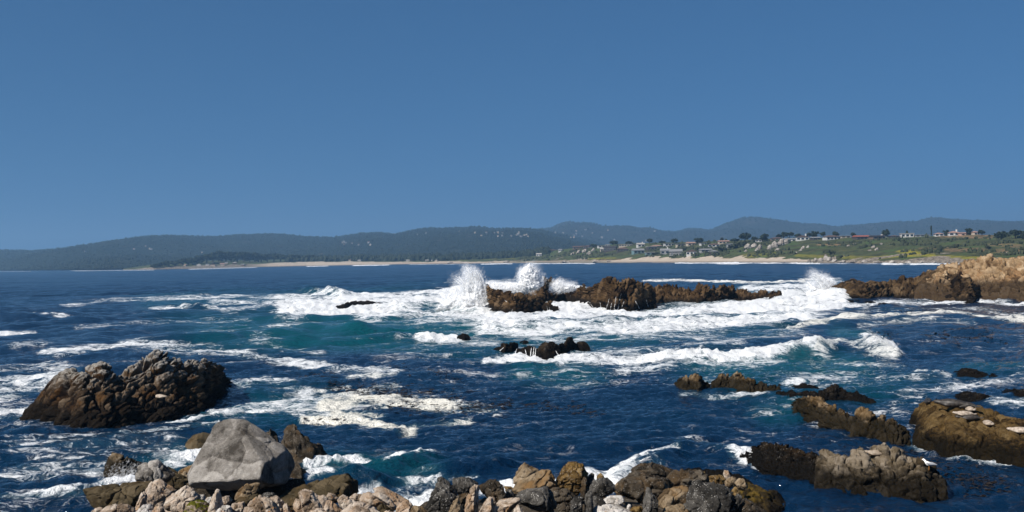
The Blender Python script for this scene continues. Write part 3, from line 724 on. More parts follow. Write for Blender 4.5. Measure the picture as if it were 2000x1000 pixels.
# ---- the big rock off the shore on the left
rock_obj('sea_rock', [
  loft_pts([(38, 818), (75, 820), (100, 828), (160, 838), (205, 837), (245, 830), (268, 825), (300, 822), (345, 816), (385, 807), (406, 800), (425, 775), (448, 757)],
           [([(40, 817), (75, 798), (110, 782), (160, 778), (205, 792), (240, 788), (290, 778), (350, 768), (395, 756), (418, 748), (447, 755)], 1.1),
            ([(40, 816), (72, 790), (90, 766), (125, 744), (165, 738), (205, 744), (238, 750), (268, 730), (305, 712), (345, 722), (390, 722), (425, 735), (447, 753)], 2.2),
            ([(40, 816), (70, 791), (84, 768), (105, 748), (132, 730), (165, 723), (183, 717), (197, 712), (212, 721), (230, 730), (241, 728), (253, 720), (268, 706), (288, 693), (304, 685), (326, 691), (346, 706), (365, 709), (395, 705), (412, 709), (428, 728), (447, 752)], 3.3)],
           2.4, res=1.5, S=1.0, amp=.36, jag=2.0, fine=1.05, seed=3, dip=-44, az=6, stretch=(.5, 1, 2.6), rounded=.4, endfade=.03)],
  M_STACK, 'big jagged brown sea rock with a whitened crest near the left edge')
# ---- reef in the middle of the bay
rock_obj('sea_rock', [
  loft_pts([(950, 606), (985, 614), (1010, 616), (1040, 611), (1060, 606), (1096, 612)],
           [([(946, 590), (975, 592), (1010, 594), (1050, 596), (1094, 608)], 2.0), ([(938, 572), (944, 556), (952, 562), (975, 572), (1010, 574), (1030, 578), (1060, 590), (1092, 604)], 5.0)], 5, res=1.3, S=1.9, amp=.7, jag=3.5, fine=1.5, seed=21, dip=-65, stretch=(.6, 1, 2.0), rounded=.3)],
  M_REEF, 'dark brown reef rock beside the tall splash, leftmost of the reef')
rock_obj('sea_rock', [
  loft_pts([(1018, 588), (1060, 592), (1090, 590), (1120, 586)],
           [([(1022, 570), (1045, 556), (1062, 547), (1072, 545), (1088, 552), (1110, 566), (1120, 572)], 3.0)], 5, res=1.3, S=1.9, amp=.65, jag=3.5, fine=1.5, seed=24, dip=-12, stretch=(.6, 1, 2.4), rounded=.15)],
  M_REEF, 'peaked brown reef rock with white water breaking behind it')
rock_obj('sea_rock', [
  loft_pts([(1092, 588), (1130, 590), (1158, 600), (1200, 607), (1240, 605), (1284, 600)],
           [([(1094, 577), (1140, 572), (1180, 578), (1230, 574), (1282, 592)], 1.6), ([(1095, 574), (1118, 562), (1150, 560), (1180, 550), (1205, 545), (1235, 549), (1262, 556), (1282, 572)], 5.0)], 6, res=1.25, S=2.1, amp=.75, jag=3.5, fine=1.6, seed=27, dip=-16, az=10, stretch=(.55, 1, 2.6), rounded=.2)],
  M_REEF, 'largest brown reef rock, tall and cracked, streaked with running water')
rock_obj('sea_rock', [
  loft_pts([(1255, 594), (1300, 594), (1360, 595), (1390, 594), (1430, 589), (1480, 589), (1534, 590)],
           [([(1258, 580), (1300, 578), (1400, 580), (1470, 580), (1533, 586)], 1.2), ([(1258, 558), (1290, 557), (1330, 562), (1355, 565), (1370, 558), (1395, 564), (1410, 556), (1425, 564), (1450, 570), (1480, 573), (1505, 571), (1520, 573), (1532, 581)], 4.0)], 6, res=1.25, S=1.6, amp=.7, jag=5, fine=1.5, seed=31, dip=-20, stretch=(.6, 1, 2.0), rounded=.1)],
  M_REEF, 'long low brown reef rock tapering off to the right of the tallest one')
# ---- small rocks awash
def small(front, crest, off, label, mat, S=.6, amp=.12, seed=1, back=1.2, res=1.2, name='sea_rock', group=None, **kw):
    return rock_obj(name, [loft_pts(front, [(crest, off)], back, res=res, S=S, amp=amp, seed=seed, foot=.6, **kw)], mat, label, group)
small([(655, 600), (672, 602), (686, 598)], [(656, 598), (668, 594), (685, 594)], 1.2, 'tiny dark rock awash in white water, left of a slightly larger one', M_BLACK, S=1.2, seed=2)
small([(672, 596), (700, 595), (725, 596), (746, 595)], [(674, 592), (695, 588), (715, 587), (732, 588), (745, 592)], 1.6, 'low dark rock awash in white water in the left middle distance', M_BLACK, S=1.2, amp=.2, seed=4)
small([(892, 659), (906, 660), (918, 659)], [(894, 656), (904, 650), (916, 656)], .8, 'tiny dark rock poking out of the teal water', M_BLACK, S=.8, seed=6)
rock_obj('sea_rock', [
  loft_pts([(963, 686), (985, 690), (1000, 688), (1012, 684)], [([(965, 682), (985, 674), (1005, 670), (1012, 672)], .8)], 1.6, res=1.2, S=.9, amp=.18, jag=2, fine=1.2, seed=41, dip=30),
  loft_pts([(1005, 694), (1035, 696), (1060, 694)], [([(1008, 686), (1025, 678), (1045, 677), (1058, 684)], .8)], 1.5, res=1.2, S=.9, amp=.16, jag=2, fine=1.2, seed=42),
  loft_pts([(1046, 700), (1070, 701), (1095, 698), (1110, 690)], [([(1050, 684), (1064, 666), (1075, 666), (1090, 670), (1108, 680)], 1.2)], 1.8, res=1.2, S=.9, amp=.22, jag=2, fine=1.2, seed=43, dip=50),
  loft_pts([(1095, 690), (1120, 684), (1153, 682)], [([(1098, 678), (1108, 664), (1116, 658), (1123, 668), (1137, 668), (1151, 678)], 1.0)], 1.6, res=1.2, S=.8, amp=.18, jag=2, fine=1.2, seed=44, dip=60)],
  M_BLACK, 'cluster of jagged black rocks washed by white water in the middle')
small([(1014, 671), (1025, 672), (1036, 671)], [(1015, 669), (1025, 664), (1035, 669)], .7, 'tiny dark rock just behind the black cluster in the middle', M_BLACK, S=.6, seed=46)
for k, (a, b, yy, h) in enumerate([(1626, 1680, 590, 6), (1690, 1712, 592, 4), (1716, 1740, 595, 3), (1482, 1496, 587, 4), (1538, 1552, 587, 4), (1600, 1608, 580, 4), (1304, 1326, 591, 4), (1378, 1392, 590, 5)]):
    small([(a, yy), ((a + b) / 2, yy + 1.5), (b, yy)], [(a + 1, yy - 2), (a + .4 * (b - a), yy - h), (b - 1, yy - 2)], 1.2, 'small black rock awash by the reef, ' + nth([5, 6, 7, 2, 3, 4, 0, 1][k]), M_BLACK, S=1.0, amp=.22, seed=50 + k, group='small black rocks awash in the surf')
# ---- rocky point on the right: dark toe and pale cliff behind
rock_obj('rocky_point', [
  loft_pts([(1630, 584), (1665, 585), (1700, 588), (1745, 583), (1800, 583), (1860, 586), (1900, 592), (1920, 585)],
           [([(1622, 572), (1660, 566), (1720, 566), (1780, 566), (1840, 572), (1900, 582), (1918, 582)], 3.0), ([(1618, 566), (1640, 554), (1690, 554), (1720, 556), (1760, 546), (1800, 536), (1830, 528), (1870, 540), (1915, 560)], 9.0)], 8, res=1.35, S=2.2, amp=.75, jag=3, fine=1.6, seed=61, dip=-50, az=10, stretch=(.5, 1, 2.6), rounded=.1)],
  M_POINT, 'low dark brown rocky point running out in front of the pale cliff')
rock_obj('cliff', [
  loft_pts([(1785, 586), (1830, 587), (1900, 585), (1960, 586), (2040, 587), (2200, 590), (2380, 592)],
           [([(1786, 572), (1822, 562), (1860, 566), (1900, 568), (1960, 566), (2040, 565), (2200, 566), (2380, 570)], 4.0),
            ([(1788, 553), (1818, 535), (1840, 519), (1862, 514), (1880, 517), (1896, 509), (1925, 502), (1945, 503), (1985, 503), (2020, 504), (2100, 505), (2200, 508), (2380, 520)], 13.0)], 16, res=1.3, S=2.6, amp=.75, jag=2.0, seed=67, dip=36, az=-10, stretch=(.6, 1, 2.0), rounded=.0, fine=1.3, endfade=.02)],
  M_CLIFF, 'pale buff cliff with slanting cracks at the right edge', cat='cliff')
rock_obj('sea_rock', [loft_pts([(1642, 560), (1665, 560), (1690, 558)], [([(1643, 552), (1665, 545), (1688, 550)], 3)], 4, res=1.4, S=1.6, amp=.3, seed=64)], M_POINT, 'small brown rock rising behind the tip of the rocky point')
# ---- ridges on the near right
rock_obj('sea_rock', [
  loft_pts([(1315, 760), (1340, 767), (1365, 768), (1390, 762)], [([(1318, 752), (1335, 738), (1355, 730), (1372, 735), (1386, 752)], 1.0)], 1.6, S=.55, amp=.2, jag=3, fine=1.3, seed=71, dip=-30, stretch=(.6, 1, 1.8), rounded=.2, res=1.3),
  loft_pts([(1385, 764), (1425, 762), (1460, 770), (1500, 770), (1530, 772)], [([(1390, 752), (1408, 734), (1425, 738), (1440, 728), (1455, 738), (1480, 748), (1505, 752), (1528, 764)], 1.1)], 1.6, S=.55, amp=.2, jag=3, fine=1.3, seed=72, dip=-20, stretch=(.6, 1, 1.8), rounded=.25, res=1.3)],
  M_TANRIDGE, 'tan knobbly rock ridge with dark weedy base, farthest of the right-hand ridges')
rock_obj('sea_rock', [
  loft_pts([(1500, 774), (1545, 783), (1600, 786), (1650, 782), (1712, 788)], [([(1503, 768), (1545, 766), (1590, 770), (1615, 762), (1632, 756), (1652, 762), (1680, 772), (1708, 784)], 1.0)], 1.4, S=.4, amp=.16, jag=3, fine=1.4, seed=74, res=1.3)],
  M_BLACK, 'low black weed-covered rock running right from the farthest tan ridge')
for k, (a, b, yy, h) in enumerate([(1518, 1530, 758, 6), (1534, 1545, 757, 6), (1548, 1600, 762, 11), (1515, 1560, 768, 6)]):
    small([(a, yy), ((a + b) / 2, yy + 1.5), (b, yy)], [(a + 1, yy - h * .5), (a + .4 * (b - a), yy - h), (b - 1, yy - h * .4)], .6, 'small black weedy rock just behind the farthest tan ridge, ' + nth([1, 2, 3, 0][k]), M_BLACK, S=.5, amp=.1, seed=76 + k, group='small black weedy rocks behind the tan ridge')
rock_obj('sea_rock', [
  loft_pts([(1545, 802), (1575, 818), (1620, 838), (1665, 850), (1690, 855)], [([(1548, 797), (1565, 780), (1582, 776), (1598, 776), (1612, 786), (1640, 802), (1655, 806), (1688, 830)], 1.5)], 1.5, S=.5, amp=.2, jag=3, fine=1.2, seed=81, dip=20, stretch=(.8, 1, 1.3), rounded=.45, res=1.3),
  loft_pts([(1660, 852), (1700, 858), (1745, 864), (1778, 862)], [([(1664, 822), (1680, 802), (1695, 800), (1705, 812), (1725, 815), (1752, 824), (1776, 848)], 1.4)], 1.6, S=.55, amp=.2, jag=3, fine=1.3, seed=83, dip=-20, stretch=(.7, 1, 1.6), rounded=.25, res=1.3)],
  M_TANRIDGE, 'tan rounded rock ridge with black weedy base, nearest the seals slab')
rock_obj('seal_slab', [
  loft_pts([(1782, 862), (1815, 878), (1860, 890), (1920, 893), (1990, 905), (2100, 925), (2200, 940)],
           [([(1784, 845), (1815, 850), (1860, 856), (1920, 868), (1990, 880), (2100, 900), (2200, 915)], .35), ([(1788, 832), (1830, 828), (1880, 834), (1940, 845), (2000, 858), (2100, 880), (2200, 900)], 1.3),
            ([(1790, 806), (1802, 786), (1830, 783), (1870, 790), (1910, 796), (1960, 812), (2010, 820), (2100, 835), (2200, 850)], 4.2)], 1.6, S=.9, amp=.11, seed=86, dip=8, rounded=.4, fine=2.2, res=1.4)],
  M_SLAB, 'broad flat brown slab with seals resting on it near the right edge')
small([(1858, 738), (1890, 739), (1930, 738), (1965, 741), (1998, 742)], [(1860, 732), (1880, 722), (1905, 721), (1930, 730), (1960, 735), (1996, 738)], 1.2, 'low black weedy rock farthest back above the slab', M_BLACK, S=.6, amp=.12, seed=91)
small([(1856, 786), (1885, 789), (1915, 790), (1942, 787)], [(1860, 776), (1880, 767), (1905, 766), (1938, 776)], 1.2, 'low dark brown rock close behind the seals slab', M_BLACK, S=.6, amp=.1, seed=92)
small([(1935, 768), (1970, 772), (2010, 786), (2100, 800)], [(1938, 764), (1960, 761), (2000, 762), (2095, 780)], 1.0, 'low black weedy rock cut by the right edge behind the slab', M_BLACK, S=.6, amp=.1, seed=93)
rock_obj('sea_rock', [
  loft_pts([(1440, 886), (1475, 905), (1500, 922), (1560, 930), (1600, 945), (1640, 956), (1690, 962)], [([(1446, 882), (1470, 878), (1500, 868), (1530, 866), (1560, 884), (1600, 890), (1640, 925), (1688, 948)], 1.8)], 1.4, S=.32, amp=.16, jag=5, fine=1.5, seed=95, rounded=.2, res=1.4)],
  M_BLACK, 'black weed-covered rock left of the pale knobbly one at the lower right')
rock_obj('sea_rock', [
  loft_pts([(1590, 950), (1640, 958), (1690, 962), (1720, 960)], [([(1594, 905), (1612, 890), (1634, 886), (1655, 895), (1668, 885), (1682, 876), (1700, 905), (1718, 925)], 1.3)], 1.3, S=.5, amp=.2, jag=5, fine=1.2, seed=97, rounded=.45, res=1.3),
  loft_pts([(1690, 956), (1740, 962), (1800, 968), (1850, 960)], [([(1695, 905), (1708, 880), (1730, 870), (1755, 878), (1775, 898), (1800, 896), (1825, 915), (1850, 945)], 1.4)], 1.6, S=.5, amp=.22, jag=4, fine=1.2, seed=98, rounded=.5, res=1.3)],
  M_PALEKNOB, 'pale tan knobbly rock with black weedy base at the lower right')
# ---- rocks on the left shoreline
small([(200, 936), (235, 940), (280, 930)], [(204, 918), (212, 892), (217, 884), (235, 891), (262, 902), (280, 912)], 1.0, 'brown lumpy rock with weedy base left of the grey block', M_TANRIDGE, S=.5, amp=.12, seed=101, dip=-40, rounded=.7)
small([(362, 869), (385, 873), (412, 870)], [(364, 864), (376, 852), (395, 846), (412, 848)], .7, 'small round brown rock in the foam left of the big boulder', M_OLIVE, S=.8, amp=.05, seed=102, rounded=.8)
rock_obj('shore_rock', [
  loft_pts([(545, 906), (575, 915), (610, 915), (638, 908)], [([(548, 866), (560, 836), (571, 823), (582, 835), (600, 855), (622, 872), (636, 898)], .9)], 1.3, S=.75, amp=.14, jag=2, fine=1.2, seed=103, dip=70, rounded=.4),
  loft_pts([(518, 880), (528, 882), (545, 880)], [([(519, 845), (528, 836), (540, 848)], .5)], .8, S=.5, amp=.08, seed=104),
  loft_pts([(565, 940), (590, 945), (600, 935)], [([(566, 905), (580, 902), (598, 925)], .4)], .8, S=.5, amp=.08, seed=105)],
  M_DARK, 'dark pointed rock standing behind the right side of the big boulder')
# ------------------------------------------------------------------ stones of the near shore
def cube_sphere(n):
    g = np.tan(np.linspace(-1, 1, n) * math.pi / 4)
    a, b = np.meshgrid(g, g); o = np.ones_like(a); V = []; Fc = []
    for k, (X, Y, Z) in enumerate([(o, a, b), (-o, b, a), (b, o, a), (a, -o, b), (a, b, o), (b, a, -o)]):
        V.append(np.stack([X, Y, Z], -1).reshape(-1, 3)); Fc.append(grid_faces(n, n) + k * n * n)
    V = np.concatenate(V); V /= np.linalg.norm(V, axis=1, keepdims=True); Fc = np.concatenate(Fc)
    key = np.round(V * 1e5).astype(np.int64); _, idx, inv = np.unique(key, axis=0, return_index=True, return_inverse=True)
    return V[idx], inv.ravel()[Fc]
CS = {n: cube_sphere(n) for n in (10, 16, 24, 34, 64)}
def hull2(pts):
    pts = sorted(set(map(tuple, pts)))
    def half(ps):
        h = []
        for p in ps:
            while len(h) > 1 and (h[-1][0] - h[-2][0]) * (p[1] - h[-2][1]) - (h[-1][1] - h[-2][1]) * (p[0] - h[-2][0]) <= 0: h.pop()
            h.append(p)
        return h[:-1]
    return half(pts) + half(pts[::-1])
def stone_pts(outline, D, thick=None, seed=1, k=90, front=4, amp=None, S=None, rounded=.35, fine=1.0, extra=(), crack=1.0, grow=1.15):
    """a solid stone with the given photo outline: side planes through its edges, facets in front and behind"""
    rs = np.random.RandomState(seed)
    H = np.array(hull2(outline), float)
    Q = WD(H[:, 0], H[:, 1], D)
    c = Q.mean(0); q = Q - c
    X, Z = q[:, 0], q[:, 2]
    w = max(np.ptp(X), np.ptp(Z)); th = thick or .42 * w
    planes = []
    n = len(H)
    area = 0.5 * sum(X[i] * Z[(i + 1) % n] - X[(i + 1) % n] * Z[i] for i in range(n))
    for i in range(n):
        j = (i + 1) % n
        e = np.array([X[j] - X[i], Z[j] - Z[i]]); nn = np.array([e[1], -e[0]]) * (1 if area > 0 else -1)
        L = np.linalg.norm(nn)
        if L < 1e-6: continue
        nn /= L; h = nn[0] * X[i] + nn[1] * Z[i]
        for s in (-1, 1):
            tl = rs.uniform(.08, .55) if s < 0 else rs.uniform(.1, .5)
            v = np.array([nn[0], s * tl, nn[1]]); planes.append((v / np.linalg.norm(v), h / np.linalg.norm(v)))
    for i in range(front):
        a = rs.uniform(0, 2 * math.pi) if i else rs.uniform(1.6, 2.6); r = rs.uniform(.1, .75) if i else rs.uniform(.35, .7)
        v = np.array([math.cos(a) * r, -1, math.sin(a) * r]); v /= np.linalg.norm(v)
        planes.append((v, th * rs.uniform(.75, 1.05)))
    for v, (ex, ey), dd in extra:
        v = np.array(v, float); v /= np.linalg.norm(v); planes.append((v, max(.05, float(v @ (WD(ex, ey, D + dd) - c)))))
    for i in range(3):
        a = rs.uniform(0, 2 * math.pi); v = np.array([math.cos(a) * .5, 1, math.sin(a) * .5]); v /= np.linalg.norm(v)
        planes.append((v, th * rs.uniform(.8, 1.1)))
    px_w = w * F / D
    m = 10 if px_w < 16 else 16 if px_w < 30 else 24 if px_w < 55 else 34 if px_w < 110 else 64
    U, Fc = CS[m]
    r = np.zeros(len(U))
    for v, h in planes:
        r += np.maximum(1e-4, (U @ v) / max(h, .02)) ** k
    rr = r ** (-1.0 / k)
    for i in range(6 if not len(extra) else 0):              # chipped corners
        v = rs.randn(3); v /= np.linalg.norm(v); h = ((U @ v) * rr).max() * rs.uniform(.80, .93)
        r += np.maximum(1e-4, (U @ v) / max(h, .02)) ** k
    r = r ** (-1.0 / k) * grow
    P = c + U * r[:, None]
    N = U.copy()
    A = amp if amp is not None else .06 * w
    P2, cell = rockify(P, N, S or w * .36, A, seed + 300, dip=rs.uniform(-60, 60), az=rs.uniform(0, 90), stretch=(1, 1, 1.6), rounded=rounded, fine=fine, crack=crack)
    return P2, Fc, cell
def shore_D(px, pyb):
    p = pyb - yh(px); return float(np.clip(1.65 / max(p / F - .16, .02), 23.5, 39))
STONES = []
def stone(outline, mat, label, D=None, name='boulder', group=None, cat='rock', **kw):
    a = np.array(outline, float); seed = int(a.sum()) % 9973
    if D is None: D = shore_D(a[:, 0].mean(), a[:, 1].max() - 4)
    o = rock_obj(name, [stone_pts(outline, D, seed=seed, **kw)], mat, label, group, cat)
    STONES.append((outline, D)); return o
# big boulder and its neighbours
stone([(440, 818), (470, 819), (486, 824), (520, 845), (552, 868), (566, 886), (573, 920), (556, 946), (510, 957), (440, 957), (374, 951), (362, 931), (378, 908), (400, 874), (418, 831)], M_BOULDER,
      'huge light grey boulder, largest stone on the shore', D=34, thick=1.25, k=70, front=0, amp=.042, S=1.55, rounded=.0, fine=1.7, crack=1.1, grow=1.02,
      extra=[((-.30, -.84, .44), (455, 900), -.75), ((.90, -.42, -.05), (532, 905), -.75), ((-.1, -.55, -.83), (455, 946), -.75), ((-.80, -.55, .2), (378, 925), -.55), ((-.1, -.45, .88), (460, 822), -.2)])
stone([(352, 958), (372, 945), (440, 946), (540, 940), (585, 934), (604, 945), (606, 985), (352, 985)], M_DARK, 'dark ledge carrying the huge boulder', D=34.9, thick=.7, k=50, rounded=.1)
stone([(273, 914), (283, 907), (306, 903), (340, 932), (322, 944), (300, 952), (276, 952)], M_BOULDER, 'grey angular block with a dark crack left of the huge boulder', D=34.5, k=50)
stone([(308, 906), (350, 926), (368, 934), (372, 956), (330, 958), (318, 940)], M_OLIVE, 'dark slab leaning between the grey block and the huge boulder', D=36, k=50)
stone([(345, 924), (376, 908), (376, 940), (352, 936)], M_TAN, 'brown stone tucked behind the lower left of the huge boulder', D=37)
stone([(172, 958), (200, 951), (268, 948), (292, 944), (296, 975), (272, 992), (205, 994), (188, 985), (180, 970)], M_OLIVE, 'flat dark brown slab at the lower left, under the brown lumpy rock', D=33.5, k=50, rounded=.2)
stone([(462, 962), (480, 946), (506, 945), (502, 960), (480, 975), (461, 978)], M_TAN, 'brown wedge stone below the huge boulder', D=31.5)
stone([(458, 985), (470, 972), (500, 966), (520, 970), (500, 988)], M_OLIVE, 'flat olive brown stone under the brown wedge', D=31)
stone([(508, 972), (516, 964), (534, 962), (538, 970), (525, 976)], M_GREY, 'small grey stone right of the flat olive stone', D=30.5)
stone([(553, 972), (558, 962), (600, 945), (650, 932), (672, 929), (684, 938), (687, 966), (655, 978), (600, 990), (556, 992)], M_OLIVE, 'long dark slab sloping up to a blunt end, right of the huge boulder', D=33.5, thick=1.0, k=60, rounded=.1, front=0, extra=[((-.25, -.5, .83), (620, 950), -.55), ((.1, -.98, -.1), (650, 962), -.7)])
# pale stones, bottom left
PAL = [
 ([(300, 940), (314, 938), (324, 946), (340, 958), (334, 984), (308, 990), (286, 984), (284, 968)], M_PALE, 'pinkish angular pale stone below the grey block'),
 ([(322, 948), (332, 950), (350, 956), (345, 966), (330, 962)], M_PALE, 'narrow pale stone wedged right of the pinkish angular one'),
 ([(344, 962), (362, 952), (378, 958), (390, 972), (388, 1004), (322, 1008), (322, 986), (330, 972)], M_PALE, 'large rounded pale stone with ochre stain next to the mossy one'),
 ([(262, 996), (272, 974), (280, 957), (286, 972), (284, 996), (268, 1006)], M_PALE, 'pale pointed stone on the left flank of the pinkish angular one'),
 ([(176, 1002), (186, 993), (198, 991), (204, 1004), (190, 1012)], M_PALE, 'small pale stone at the far left end of the pale stones'),
 ([(196, 1000), (208, 990), (225, 984), (248, 989), (262, 1000), (255, 1014), (205, 1014)], M_PALE, 'low broad pale stone near the left end of the shore'),
 ([(262, 1004), (276, 988), (288, 984), (300, 996), (296, 1012), (268, 1014)], M_WHITE, 'whitish lump below the pale pointed stone'),
 ([(296, 1004), (306, 988), (318, 992), (324, 1012), (300, 1014)], M_PALE, 'small pale lump between the whitish lump and the large rounded stone'),
 ([(362, 1000), (368, 986), (382, 977), (398, 981), (410, 992), (414, 1010), (364, 1012)], M_MOSS, 'stone topped with yellow green moss at the bottom edge'),
 ([(384, 974), (390, 966), (399, 967), (401, 976), (392, 981)], M_WHITE, 'small rounded grey white stone above the mossy one'),
 ([(396, 984), (406, 972), (413, 971), (416, 984), (404, 992)], M_WHITE, 'small angular whitish stone right of the rounded one above the moss'),
 ([(408, 1000), (414, 972), (422, 958), (428, 957), (431, 970), (426, 990), (440, 1004), (418, 1012)], M_PALE, 'upright pinkish pale stone beside the mossy one'),
 ([(429, 984), (434, 972), (446, 968), (452, 978), (444, 990), (432, 992)], M_PALE, 'grey cream stone leaning on the upright pinkish one'),
 ([(428, 962), (436, 961), (437, 970), (430, 970)], M_GREY, 'tiny grey stone perched by the upright pinkish one'),
 ([(418, 1006), (432, 988), (449, 988), (452, 1004), (436, 1014)], M_WHITE, 'white faced stone at the bottom edge right of the moss'),
 ([(450, 1000), (456, 984), (476, 982), (482, 1000), (466, 1012)], M_LICHEN, 'rusty dark spotted stone left of the lichen covered one'),
 ([(478, 1006), (484, 986), (506, 970), (528, 980), (544, 1004), (520, 1016), (484, 1016)], M_LICHEN, 'broad stone splashed with orange lichen'),
 ([(524, 980), (530, 971), (542, 968), (552, 982), (560, 1002), (548, 1010), (534, 996)], M_PALE, 'pale stone right of the orange lichen'),
 ([(556, 1002), (552, 986), (560, 984), (572, 1004), (562, 1010)], M_PALE, 'thin pale splinter right of the pale stone beside the lichen'),
 ([(553, 976), (570, 972), (600, 972), (596, 988), (560, 990)], M_OLIVE, 'low olive ledge under the left end of the long dark slab'),
 ([(572, 990), (578, 976), (586, 978), (602, 990), (600, 1008), (576, 1006)], M_PALE, 'cream stone left of the spiky one'),
 ([(585, 960), (590, 958), (600, 966), (608, 959), (622, 974), (640, 996), (616, 1008), (594, 1000), (590, 978)], M_PALE, 'spiky pale stone with a dark right side'),
 ([(602, 1002), (622, 992), (640, 998), (650, 1014), (606, 1014)], M_PALE, 'pale stone at the foot of the spiky one'),
 ([(620, 972), (634, 969), (652, 982), (672, 1000), (650, 1012), (640, 996), (626, 984)], M_PALE, 'pale ledge right of the spiky stone'),
 ([(634, 972), (642, 963), (652, 964), (660, 974), (648, 980)], M_LICHEN, 'small orange tinged stone at the end of the long dark slab'),
 ([(658, 976), (668, 968), (684, 974), (700, 984), (690, 998), (668, 992)], M_PALE, 'pinkish stone right of the small orange tinged one'),
 ([(682, 972), (694, 965), (706, 966), (708, 976), (698, 981), (688, 978)], M_PALE, 'small pale stone at the upper edge of the pale ledges'),
 ([(702, 984), (712, 964), (722, 962), (750, 976), (748, 986), (736, 990)], M_PALE, 'large flat topped pale block above the bottom edge'),
 ([(728, 966), (744, 962), (762, 974), (776, 992), (768, 998), (752, 980)], M_PALE, 'slanting pale slab between the flat block and the capped one'),
 ([(729, 957), (738, 953), (748, 953), (772, 964), (792, 976), (786, 986), (772, 992), (752, 972)], M_PALE, 'pale capped stone with a black flank at the water edge'),
 ([(735, 992), (748, 984), (764, 996), (768, 1006), (746, 1006)], M_OLIVE, 'dark stone face under the flat topped pale block'),
 ([(660, 1006), (690, 982), (720, 988), (742, 1002), (720, 1018), (668, 1018)], M_PALE, 'broad pale ledge along the bottom edge'),
 ([(740, 1008), (756, 998), (772, 1000), (778, 1014), (750, 1016)], M_PALE, 'pale ledge stone at the bottom edge right of the broad ledge'),
 ([(772, 1004), (782, 984), (794, 977), (806, 986), (804, 1004), (790, 1012)], M_PALE, 'brownish pale stone above the last ledge'),
 ([(800, 1004), (808, 988), (824, 988), (838, 1004), (820, 1014)], M_TAN, 'tan stone where pale ledges meet dark rocks'),
]
for ol, mt, lb in PAL: stone(ol, mt, lb, rounded=0, fine=1.4)
